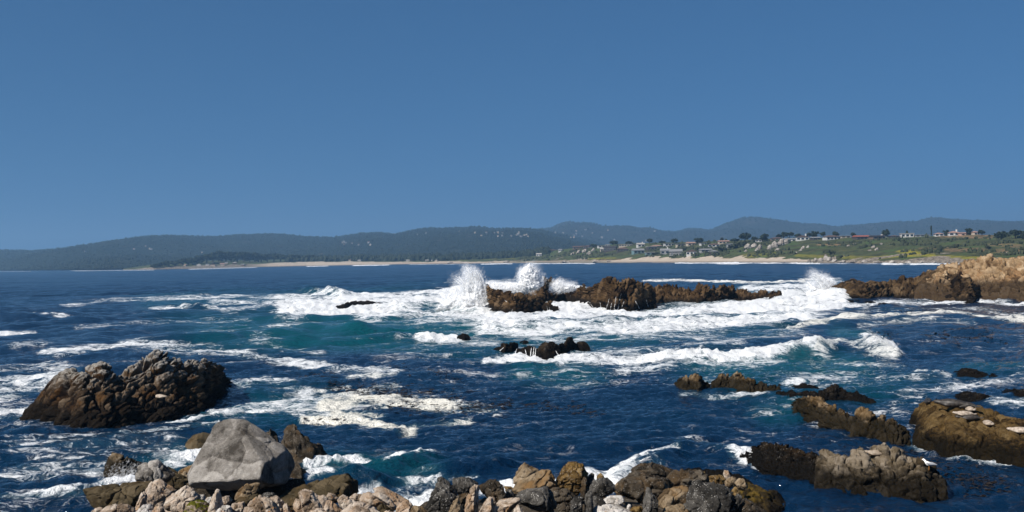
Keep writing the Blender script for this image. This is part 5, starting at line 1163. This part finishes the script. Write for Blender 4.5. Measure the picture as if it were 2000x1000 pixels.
for x0, x1, y0, y1, n, lb in VIL:
    for k in range(n):
        px, py = x0 + (x1 - x0) * (k + rng.uniform(.2, .8)) / n, rng.uniform(y0, y1)
        house(px, py + 2, rng.uniform(4, 9), rng.uniform(3, 4.6), rng.choice(['white', 'cream', 'stone', 'grey', 'brown']), rng.choice(['brown', 'pink', 'grey', 'pale']), lb + ', ' + nth(k), rng.choice(['gable', 'hip', 'gable']), group=lb.replace('small house', 'small houses').replace('white cabin', 'white cabins'), simple=True, name='village_house')
# far wood, one mass of crowns
ico = bmesh.new(); bmesh.ops.create_icosphere(ico, subdivisions=1, radius=1.0)
IV = np.array([v.co[:] for v in ico.verts]); IF = np.array([[v.index for v in f.verts] for f in ico.faces]); ico.free()
def crowns(name, pts, siz, mat, label, seed):
    rs = np.random.RandomState(seed); n = len(pts)
    j = 1 + .35 * rs.randn(n, len(IV), 1) * .5
    S3 = np.stack([siz * rs.uniform(.75, 1.25, n), siz * rs.uniform(.75, 1.25, n), siz * rs.uniform(.8, 1.5, n)], 1)
    V = pts[:, None] + IV[None] * j * S3[:, None] + np.array([0, 0, 1]) * S3[:, 2][:, None, None] * .55
    Fc = (IF[None] + (np.arange(n) * len(IV))[:, None, None]).reshape(-1, 3)
    tag(link(name, mk_mesh(name, V.reshape(-1, 3), Fc, smooth=False), mat), label, 'wood', kind='stuff')
rs = np.random.RandomState(5)
def hill_pts(V, n, vmin, vmax, colr):
    nr_, nc_ = V.shape[:2]; u = rs.uniform(colr[0], colr[1], n) * (nc_ - 2); v = rs.uniform(vmin, vmax, n) * (nr_ - 10)
    i = v.astype(int); j = u.astype(int); fu = (u - j)[:, None]; fv = (v - i)[:, None]
    return (V[i, j] * (1 - fu) + V[i, j + 1] * fu) * (1 - fv) + (V[i + 1, j] * (1 - fu) + V[i + 1, j + 1] * fu) * fv
pw = hill_pts(VW, 9000, .0, 1.0, (.30, .90)); crowns('hill_forest', pw, rs.uniform(1.3, 2.8, len(pw)), M_PINE, 'dark forest covering the wooded hill', 1)
pd = hill_pts(VD, 4500, .3, 1.0, (.02, .62)); crowns('hazy_forest', pd, rs.uniform(1.8, 4, len(pd)), M_PINE, 'thin woods on the hazy hills', 2)
n = 2600
apx = rs.uniform(560, 1075, n); d0_, bw2, off2, zt2, zc2 = coast_cols(apx)
tt = rs.uniform(0.12, 1.1, n); dd = d0_ + bw2 + (off2 - bw2) * tt
keep = ~((apx > 860) & (tt < np.interp(apx, [860, 900, 960, 1075], [.05, .3, .55, .75])))
apx, dd = apx[keep], dd[keep]
px3 = (apx - 1000) / F * dd
crowns('shore_wood', np.stack([px3, dd, coast_z(px3, dd)], 1), rs.uniform(2.4, 5.2, len(dd)), M_PINE, 'dark trees around the village behind the beach', 3)
# scrub on the bluff
n = 3000
apx = rs.uniform(1000, 2080, n); d0_, bw2, off2, zt2, zc2 = coast_cols(apx); tt = rs.uniform(0.02, .98, n) ** 1.0
dd = d0_ + bw2 + (off2 - bw2) * tt; px3 = (apx - 1000) / F * dd
nzm = fbm(np.stack([px3 / 30, dd / 40, 0 * dd], 1), 3, 66)
k = nzm + np.interp(apx, [1000, 1200, 1430, 1500, 2080], [.15, .35, .35, -.05, -.1]) > .18
crowns('bluff_scrub', np.stack([px3, dd, coast_z(px3, dd) - .35], 1)[k], rs.uniform(.7, 1.7, k.sum()), M_SHRUB, 'low dark scrub dotted over the grassy bluff', 4)
# pale outcrops on the bluff and pinnacles on the far shore
def far_stone(px, base, w, h, label, group, seed, lean=0, mat=M_FARROCK):
    g = ground_at(px, base); rs_ = np.random.RandomState(seed)
    ol = [(px - w / 2, base), (px - w * .42 + lean * .4, base - h * rs_.uniform(.4, .7)), (px - w * .1 + lean, base - h), (px + w * .2 + lean, base - h * rs_.uniform(.75, 1)), (px + w * .45, base - h * rs_.uniform(.3, .6)), (px + w / 2, base + 1), (px, base + 1.5)]
    stone(ol, mat, label, D=float(g[1]) + .3, name='rock_outcrop', group=group, k=30, thick=w * g[1] / F * .35)
OUT = [(1460, 486, 12, 9), (1472, 484, 12, 8), (1483, 487, 9, 9), (1456, 492, 6, 4), (1478, 490, 6, 6), (1503, 488, 9, 9), (1513, 484, 12, 12), (1524, 480, 14, 11), (1534, 477, 10, 9), (1518, 490, 8, 5), (1568, 486, 7, 5), (1577, 484, 5, 4), (1553, 496, 8, 4), (1563, 490, 5, 4), (1118, 498, 7, 5), (1130, 495, 8, 6), (1141, 494, 8, 7), (1150, 497, 8, 6), (1158, 491, 7, 6), (1705, 485, 7, 5), (1712, 489, 7, 5), (1698, 490, 6, 3), (1668, 478, 8, 3), (1656, 481, 5, 3), (1720, 478, 7, 3)]
for k, (px, b, w, h) in enumerate(OUT): far_stone(px, b, w * 1.15, h * 1.1, 'pale grey outcrop on the far grassy bluff, ' + nth(sorted(OUT).index(OUT[k])), 'pale outcrops on the bluff', 500 + k, lean=2)
PIN = [(1580, 513, 8, 7), (1592, 512, 9, 8), (1603, 511, 9, 8), (1613, 508, 9, 13), (1620, 510, 10, 9), (1630, 512, 12, 6), (1646, 513, 14, 5), (1668, 513, 16, 4), (1690, 513, 16, 5), (1715, 514, 18, 5), (1745, 514, 18, 5), (1775, 514, 18, 4), (1800, 514, 16, 5), (1825, 514.5, 14, 4), (880, 514, 14, 2.5), (960, 513.5, 16, 2.5), (990, 513, 12, 4), (1105, 512.5, 18, 3), (1165, 512, 20, 4), (1190, 511, 10, 3)]
for k, (px, b, w, h) in enumerate(PIN): far_stone(px, b, w, h, 'weathered rock at the waterline of the far shore, ' + nth(sorted(PIN).index(PIN[k])), 'shore rocks across the bay', 600 + k)
# ------------------------------------------------------------------ splashes, seals, gull, kelp
def spray_mat():
    t = NT('sea_spray'); d = t.n('BsdfDiffuse'); d.inputs[0].default_value = (.95, .96, .97, 1)
    tr = t.n('BsdfTranslucent'); tr.inputs[0].default_value = (.95, .96, .97, 1)
    m = t.n('MixShader'); m.inputs[0].default_value = .3; t.t.links.new(d.outputs[0], m.inputs[1]); t.t.links.new(tr.outputs[0], m.inputs[2])
    return t.done(m.outputs[0])
M_SPRAY = spray_mat()
def mist_mat():
    t = NT('spray_mist'); d0 = t.n('BsdfDiffuse'); d0.inputs[0].default_value = (.95, .96, .97, 1)
    tl = t.n('BsdfTranslucent'); tl.inputs[0].default_value = (.95, .96, .97, 1)
    d = t.n('MixShader'); d.inputs[0].default_value = .3; t.t.links.new(d0.outputs[0], d.inputs[1]); t.t.links.new(tl.outputs[0], d.inputs[2])
    tr = t.n('BsdfTransparent'); m = t.n('MixShader'); t.t.links.new(t.attr('al'), m.inputs[0])
    t.t.links.new(tr.outputs[0], m.inputs[1]); t.t.links.new(d.outputs[0], m.inputs[2])
    return t.done(m.outputs[0])
M_MIST = mist_mat()
TET = np.array([[1, 1, 1], [1, -1, -1], [-1, 1, -1], [-1, -1, 1]]) * .75; TF = np.array([[0, 1, 2], [0, 3, 1], [0, 2, 3], [1, 3, 2]])
def puffs(P, R, rs):
    n = np.array(sun_dir)[None] + .38 * rs.randn(len(P), 3); n /= np.linalg.norm(n, axis=1, keepdims=True)
    u = np.cross(n, rs.randn(len(P), 3)); u /= np.linalg.norm(u, axis=1, keepdims=True); v = np.cross(n, u)
    V = np.stack([u, -.5 * u + .87 * v, -.5 * u - .87 * v, -.3 * n], 1) * R[:, None, None] * 1.15 + P[:, None]
    f = np.array([[0, 1, 2], [0, 3, 1], [1, 3, 2], [2, 3, 0]])
    return V.reshape(-1, 3), (f[None] + (np.arange(len(P)) * 4)[:, None, None]).reshape(-1, 3)
def splash(jets, D, label, seed, name='wave_splash', cores=(), mist=1.0):
    """bundles of thin jets thrown up from the rock; fine drops plus soft mist"""
    rs = np.random.RandomState(seed); P = []; R = []; PM = []; RM = []; AL = []; TG = []; sm = D / F
    for (x0, y0, x1, y1, s0, s1, n, rad) in jets:
        K = max(6, n // 220); m = 220
        bx = x0 + rs.randn(K) * s0 * .42; tx = x1 + rs.randn(K) * s1 * .55 + (bx - x0) * .35
        ty = y1 + np.abs(rs.randn(K)) * .32 * (y0 - y1)
        bow = rs.randn(K) * s1 * .25; dep = rs.randn(K) * s0 * .3 * sm
        t = rs.uniform(0, 1, (K, m)) ** .75
        X = bx[:, None] + (tx - bx)[:, None] * t + bow[:, None] * 4 * t * (1 - t)
        Y = y0 + (ty - y0)[:, None] * (1 - (1 - t) ** 1.6)
        sp = .7 + 2.6 * t
        X = X + rs.randn(K, m) * sp; Y = Y + rs.randn(K, m) * sp
        q = WD(X.ravel(), Y.ravel(), D + np.repeat(dep, m) + rs.randn(K * m) * .4)
        j = rs.rand(K * m) < .7 * mist; e = rs.rand(K * m) < .12
        for i in range(0, K, 2): TG.append((bx[i], y0, tx[i], ty[i], bow[i], dep[i], s0))
        P.append(q[e]); R.append(rad * .34 * rs.gamma(2.0, .5, K * m)[e] * (1.15 - .5 * t.ravel()[e]))
        PM.append(q[j] + rs.randn(j.sum(), 3) * np.array([.34, .2, .3])); RM.append(rad * rs.uniform(2.2, 6.0, j.sum())); AL.append(.014 + .085 * (1 - t.ravel()[j]) ** 1.3)
    P = np.concatenate(P); R = np.clip(np.concatenate(R), .008, .07); k = P[:, 2] > -.1; P, R = P[k], R[k]
    PM = np.concatenate(PM); RM = np.concatenate(RM); k = PM[:, 2] > .05; AL = np.concatenate(AL)[k]; PM, RM = PM[k], RM[k]
    V, Fc = puffs(P, R, rs)
    for (ax, ay, ex, ey, bw, dp, s0) in TG:       # ragged tongues of white water inside the burst
        nrg, ns = 16, 7; tt_ = np.linspace(0, .86, nrg)[:, None]; an = np.linspace(0, 2 * np.pi, ns, endpoint=False)[None]
        X = ax + (ex - ax) * tt_ + bw * 4 * tt_ * (1 - tt_); Y = ay + (ey - ay) * (1 - (1 - tt_) ** 1.6)
        rad = (.24 + (1.6 + .12 * s0) * (1 - tt_ / .87) ** .8) * (1 + .75 * rs.randn(nrg, ns) * .6)
        B = WD((X + np.cos(an) * rad).ravel(), (Y + .55 * np.sin(an) * rad).ravel(), (D + dp + .9 * np.sin(an) * rad * sm).ravel())
        fa = np.array([[i * ns + k, i * ns + (k + 1) % ns, (i + 1) * ns + (k + 1) % ns, (i + 1) * ns + k] for i in range(nrg - 1) for k in range(ns)])
        b = len(V); V = np.concatenate([V, B]); Fc = np.concatenate([Fc, fa[:, [0, 1, 2]] + b, fa[:, [0, 2, 3]] + b])
    for (cx, cy, w, h, dd) in cores:          # dense heart of the burst
        U, Q = CS[34]; o = WD(cx, cy, D + dd)
        B = U * np.array([w / 2 * sm, w * .4 * sm, h / 2 * sm])
        B = B * (1 + .40 * fbm(U * 2.6 + cx, 3, seed + 5) + .42 * np.abs(fbm(U * 7 + cy, 4, seed + 6)) ** 1.2)[:, None] + o
        b = len(V); V = np.concatenate([V, B]); Fc = np.concatenate([Fc, Q[:, [0, 1, 2]] + b, Q[:, [0, 2, 3]] + b])
    c = P.mean(0) * np.array([1, 1, 0])
    o = link(name, mk_mesh(name, V - c, Fc, smooth=True), M_SPRAY, loc=c)
    tag(o, label, 'splash', kind='stuff')
    V, Fc = puffs(PM, RM, rs)
    me = mk_mesh('mist', V - c, Fc, smooth=False); add_attr(me, 'al', np.repeat(AL, 4))
    tag(link('mist', me, M_MIST, parent=o), kind='stuff')
splash([(940, 588, 908, 517, 9, 7, 9000, .05), (944, 585, 924, 524, 8, 6, 6500, .05), (926, 592, 889, 536, 12, 9, 5000, .045), (905, 598, 882, 556, 14, 10, 1800, .04), (950, 592, 951, 556, 8, 6, 2200, .05), (915, 602, 925, 585, 36, 30, 6000, .06), (905, 600, 906, 566, 34, 26, 3500, .05), (890, 606, 880, 590, 40, 30, 2500, .05), (955, 606, 968, 590, 20, 16, 2500, .05)], 172, 'tall white plume of spray bursting at the left end of the reef', 3, cores=[(933, 572, 13, 42, -.5), (920, 588, 30, 24, -.7), (914, 566, 8, 26, -.4), (940, 599, 34, 14, -.5)])
splash([(1032, 562, 1035, 517, 16, 9, 11000, .065), (1030, 560, 1025, 524, 18, 8, 8000, .06), (1036, 560, 1044, 530, 18, 8, 8000, .06)], 190, 'dense rounded burst of spray behind the reef', 5, cores=[(1033, 540, 24, 34, -.8), (1034, 556, 28, 18, -.8)])
splash([(960, 572, 985, 552, 40, 30, 5000, .06), (1000, 572, 1015, 556, 30, 24, 3500, .06)], 192, 'low bank of spray between the two tall bursts', 7, cores=[(972, 571, 44, 10, 1), (1008, 571, 36, 10, 1)])
splash([(1085, 566, 1090, 548, 16, 10, 2500, .06), (1100, 566, 1112, 554, 24, 14, 3000, .06)], 192, 'low white burst behind the peaked reef rock', 9, cores=[(1094, 563, 20, 9, 1), (1110, 566, 22, 8, 1)])
splash([(1622, 563, 1582, 530, 8, 8, 3200, .045), (1626, 562, 1606, 535, 8, 6, 3000, .05), (1602, 568, 1590, 548, 24, 14, 2600, .05), (1615, 565, 1577, 523, 8, 8, 900, .03), (1570, 582, 1600, 574, 40, 30, 3000, .05)], 196, 'fan of spray at the tip of the dark rocky point', 11, cores=[])
splash([(1712, 688, 1700, 662, 10, 7, 1500, .03), (1730, 690, 1722, 674, 10, 8, 1500, .03)], 90, 'spray flying off the breaking crest on the right', 13)
splash([(1205, 932, 1225, 912, 8, 5, 900, .010), (1250, 902, 1275, 890, 8, 5, 900, .010)], 41.5, 'droplets thrown from the small breaker by the shore', 15, mist=.0001)
splash([(215, 946, 262, 938, 10, 10, 900, .012), (252, 940, 255, 932, 6, 4, 300, .012)], 39.5, 'small splash below the brown lumpy rock', 17)
# seals
def seal_mat(name, a, b, c):
    t = NT(name); P = t.n('TexCoord').outputs['Object']; n = t.noise(P, 9, 5, .6); z = t.xyz(P)[2]
    col = t.mix(t.ss(n, .42, .6), a, b); col = t.mix(t.ss(t.math('ADD', z, t.math('MULTIPLY', n, .1)), .20, .04), col, c)
    return t.done(t.bsdf(col, .5, None, .35))
M_SEALP = seal_mat('pale_seal_fur', (.26, .21, .16), (.42, .35, .28), (.36, .29, .22))
M_SEALD = seal_mat('dark_seal_fur', (.022, .019, .016), (.05, .042, .035), (.06, .05, .04))
M_SEALT = seal_mat('two_tone_seal_fur', (.03, .026, .022), (.06, .05, .042), (.10, .085, .065))
M_SEALB = seal_mat('tan_seal_fur', (.20, .155, .11), (.30, .24, .18), (.26, .20, .14))
M_EYE = plain('black_eye', (.004, .004, .004), .15)
def seal_mesh(L, bend, seed):
    prof = [(0, .012), (.02, .04), (.05, .062), (.09, .078), (.13, .083), (.17, .082), (.22, .10), (.30, .128), (.40, .148), (.50, .150), (.60, .135), (.70, .108), (.80, .075), (.87, .05), (.92, .042), (.96, .045), (1.0, .02)]
    n = 20; V = []
    for t, r in prof:
        x = (t - .5) * L; zc = .13 * L + bend * L * (abs(t - .5) * 2) ** 2.2 * (.16 if t < .5 else .12) - (.5 - .5 * math.cos(min(1, t / .12) * math.pi)) * 0
        zc = max(zc, 0) - (.04 * L if t > .85 else 0)
        for k in range(n):
            a = 2 * math.pi * k / n; cy, cz = math.cos(a) * r * L, math.sin(a) * r * L * .92
            if cz < 0: cz *= .8
            if t > .86: cy *= 1.9 + (.9 if t > .94 else 0); cz *= .45
            if t > .95 and abs(math.cos(a)) < .4: x_ = x - .03 * L
            else: x_ = x
            if .27 < t < .37 and -.75 < math.sin(a) < -.1:   # fore flippers
                cy *= 1.55; x_ += .05 * L; cz -= .01 * L
            if t < .07 and cz > 0: cz *= .85
            V.append((x_, cy, zc + cz))
    m = len(prof)
    Fc = [(i * n + k, i * n + (k + 1) % n, (i + 1) * n + (k + 1) % n, (i + 1) * n + k) for i in range(m - 1) for k in range(n)]
    Fc += [tuple(range(n))[::-1], tuple(range((m - 1) * n, m * n))]
    me = bpy.data.meshes.new('seal'); me.from_pydata(V, [], Fc); me.update()
    me.polygons.foreach_set('use_smooth', np.ones(len(me.polygons), bool))
    return me
def seal(px, py, rock_label, L, yaw, mat, label, bend=.5, roll=0.0):
    V, Fc = ROCKS[rock_label]; b = bvh_of(V, Fc); r = ray(px, py)
    h = b.ray_cast(Vector((0, 0, CAMZ)), Vector(r).normalized())[0]
    if h is None: print('seal missed', px, py); return
    e = link('seal', seal_mesh(L, bend, 1), mat, loc=(h[0], h[1], h[2] - .03)); e.rotation_euler = (roll, 0, yaw)
    mod = e.modifiers.new('smooth', 'SUBSURF'); mod.levels = 1; mod.render_levels = 1
    tag(e, label, 'seal', 'seals hauled out on the rocks')
    for s in (-1, 1):
        q = MB(); q.tube([(-.415 * L, s * .052 * L, .205 * L + .1 * bend * L), (-.425 * L, s * .060 * L, .209 * L + .1 * bend * L)], [.014 * L, .010 * L], 6); link('eye', q.mesh('eye'), M_EYE, e)
SL = 'broad flat brown slab with seals resting on it near the right edge'
seal(1813, 789, SL, 1.15, math.radians(75), M_SEALD, 'dark seal at the left tip of the slab', .3)
seal(1860, 796, SL, 1.5, math.radians(-28), M_SEALD, 'dark seal lying along the back edge of the slab', .35)
seal(1886, 798, SL, 1.2, math.radians(-35), M_SEALD, 'dark brown seal behind the upper pale one on the slab', .2)
seal(1893, 803, SL, .9, math.radians(100), M_SEALP, 'pale round seal facing the water, upper one on the slab', .15)
seal(1884, 813, SL, .95, math.radians(-8), M_SEALP, 'pale seal lying lengthwise in the middle of the slab', .45)
seal(1893, 821, SL, 1.1, math.radians(-10), M_SEALT, 'dark mottled seal lying in front of the lengthwise pale one', .3)
seal(1929, 831, SL, .95, math.radians(95), M_SEALP, 'pale round seal nearest the camera on the slab', .15)
seal(1996, 847, SL, 1.1, math.radians(-25), M_SEALP, 'pale seal cut by the right edge of the picture', .4)
seal(311, 778, 'big jagged brown sea rock with a whitened crest near the left edge', .95, math.radians(160), M_SEALP, 'pale seal resting on the big left sea rock', .15)
seal(1712, 890, 'pale tan knobbly rock with black weedy base at the lower right', 0.85, math.radians(-20), M_SEALB, 'tan seal draped over the knobbly rock at the lower right', .5)
# gull
V, Fc = ROCKS['pale tan knobbly rock with black weedy base at the lower right']; gb = bvh_of(V, Fc)
h = gb.ray_cast(Vector((0, 0, CAMZ)), Vector(ray(1815, 917)).normalized())[0]
if h is not None:
    g = empty('gull', h, 2.4); tag(g, 'white gull standing on the knobbly rock at the lower right', 'bird')
    MW = plain('gull_white', (.8, .8, .78)); MG = plain('gull_grey', (.25, .26, .28)); MO = plain('gull_orange', (.5, .2, .03))
    q = MB(); q.tube([(-.2, 0, .17), (-.1, 0, .17), (.04, 0, .19), (.13, 0, .24), (.16, 0, .29), (.2, 0, .31), (.24, 0, .30)], [.015, .05, .075, .05, .04, .042, .015], 10); link('body', q.mesh('body', True), MW, g)
    for s in (-1, 1):
        q = MB(); q.tube([(.06, s * .055, .21), (-.08, s * .07, .2), (-.26, s * .03, .18)], [.03, .045, .008], 6); link('wing', q.mesh('wing', True), MG, g)
        q = MB(); q.tube([(0, s * .025, .14), (0, s * .025, -.02)], [.008, .007], 5); link('leg', q.mesh('leg'), MO, g)
    q = MB(); q.tube([(.235, 0, .30), (.29, 0, .29)], [.014, .003], 5); link('beak', q.mesh('beak'), MO, g)
# kelp fronds afloat
M_KELP = plain('kelp', (.020, .013, .006), .4, .5)
rs = np.random.RandomState(12); kv = []
for pts, hw, st in KELPZ:
    a = np.array(pts, float); L = np.abs(np.diff(a[:, 0])).sum()
    n = int(L * hw * st * .16)
    t = rs.uniform(0, 1, n); xx = np.interp(t, np.linspace(0, 1, len(a)), a[:, 0]); yy = np.interp(t, np.linspace(0, 1, len(a)), a[:, 1]) + rs.randn(n) * hw * .55
    kv.append(WZ(xx, yy))
K = np.concatenate(kv)
kn = fbm(K * np.array([.25, .12, 1]), 3, 15); K = K[kn > -.12]
h_, hx_, hy_ = sea_height(K[:, 0], K[:, 1], np.hypot(K[:, 0], K[:, 1]))
K = np.stack([K[:, 0] + hx_, K[:, 1] + hy_, h_ + .035], 1)
n = len(K); ang = rs.uniform(0, 6.28, n); ln = rs.uniform(.07, .22, n) * np.clip(K[:, 1] / 55, .7, 3); wd = ln * rs.uniform(.25, .5, n)
dx = np.stack([np.cos(ang), np.sin(ang), rs.uniform(-.1, .25, n)], 1) * ln[:, None]; dy = np.stack([-np.sin(ang), np.cos(ang), rs.uniform(-.1, .3, n)], 1) * wd[:, None]
up = np.array([0, 0, .02])
V = np.stack([K - dx, K + dy * .8 + up, K + dx, K - dy + up], 1).reshape(-1, 3); Fc = np.arange(4 * n).reshape(-1, 4)
tag(link('floating_kelp', mk_mesh('floating_kelp', V, Fc, smooth=False), M_KELP), 'dark kelp fronds floating among the foam', 'kelp', kind='stuff')

# runnels of water pouring off the reef rocks
M_FOAMW = plain('running_white_water', (.86, .88, .89), .5)
def runnel(rock_label, pts, w):
    V, Fc = ROCKS[rock_label]; b = bvh_of(V, Fc); q = []
    a = np.array(pts, float); t = np.linspace(0, 1, 14)
    for X, Y in zip(np.interp(t, np.linspace(0, 1, len(a)), a[:, 0]) + rng.uniform(-.3, .3), np.interp(t, np.linspace(0, 1, len(a)), a[:, 1])):
        h = b.ray_cast(Vector((0, 0, CAMZ)), Vector(ray(X + rng.uniform(-.5, .5), Y)).normalized())[0]
        if h is not None and h[2] > -.3: q.append(np.array(h) + np.array([0, -.03, .02]))
    if len(q) < 4: return
    base = ROBJ[rock_label]; m = MB(); m.tube([tuple(p_ - np.array(base.location)) for p_ in q], [w * rng.uniform(.5, 1.2) * (.5 + .7 * i / len(q)) for i in range(len(q))], 6)
    link('water_runnel', m.mesh('water_runnel', True), M_FOAMW, base)
RA = 'largest brown reef rock, tall and cracked, streaked with running water'; RB = 'dark brown reef rock beside the tall splash, leftmost of the reef'; RC = 'cluster of jagged black rocks washed by white water in the middle'
for pts in ([(1190, 584), (1184, 604)], [(1203, 580), (1199, 607)], [(1213, 574), (1206, 606)], [(1219, 588), (1213, 606)], [(1240, 586), (1249, 603)], [(1150, 588), (1158, 600)], [(1262, 586), (1266, 600)], [(1172, 590), (1174, 602)], [(1195, 592), (1192, 606)]): runnel(RA, pts, .032)
for pts in ([(1068, 598), (1071, 610)], [(1090, 601), (1095, 612)], [(1001, 604), (996, 615)], [(946, 578), (956, 586)], [(985, 586), (990, 590)], [(1073, 600), (1074, 609)]): runnel(RB, pts, .032)
for pts in ([(1038, 679), (1036, 695)], [(1043, 678), (1041, 695)], [(1047, 680), (1045, 694)], [(1010, 680), (1006, 692)], [(1026, 683), (1028, 693)], [(1085, 686), (1092, 696)], [(984, 679), (976, 686)]): runnel(RC, pts, .03)
# ------------------------------------------------------------------ sea air
hb = MB(); hb.box(-9000, 9000, -60, 12000, -12, 330)
def haze_mat():
    t = NT('sea_haze'); v = t.n('VolumePrincipled')
    v.inputs['Color'].default_value = (.34, .64, 1.0, 1); v.inputs['Density'].default_value = 0.00016; v.inputs['Anisotropy'].default_value = 0.2
    return t.done(None, v.outputs[0])
hz_o = link('haze', hb.mesh('haze'), haze_mat()); tag(hz_o, 'thin bluish sea haze over the bay', 'haze', kind='stuff')
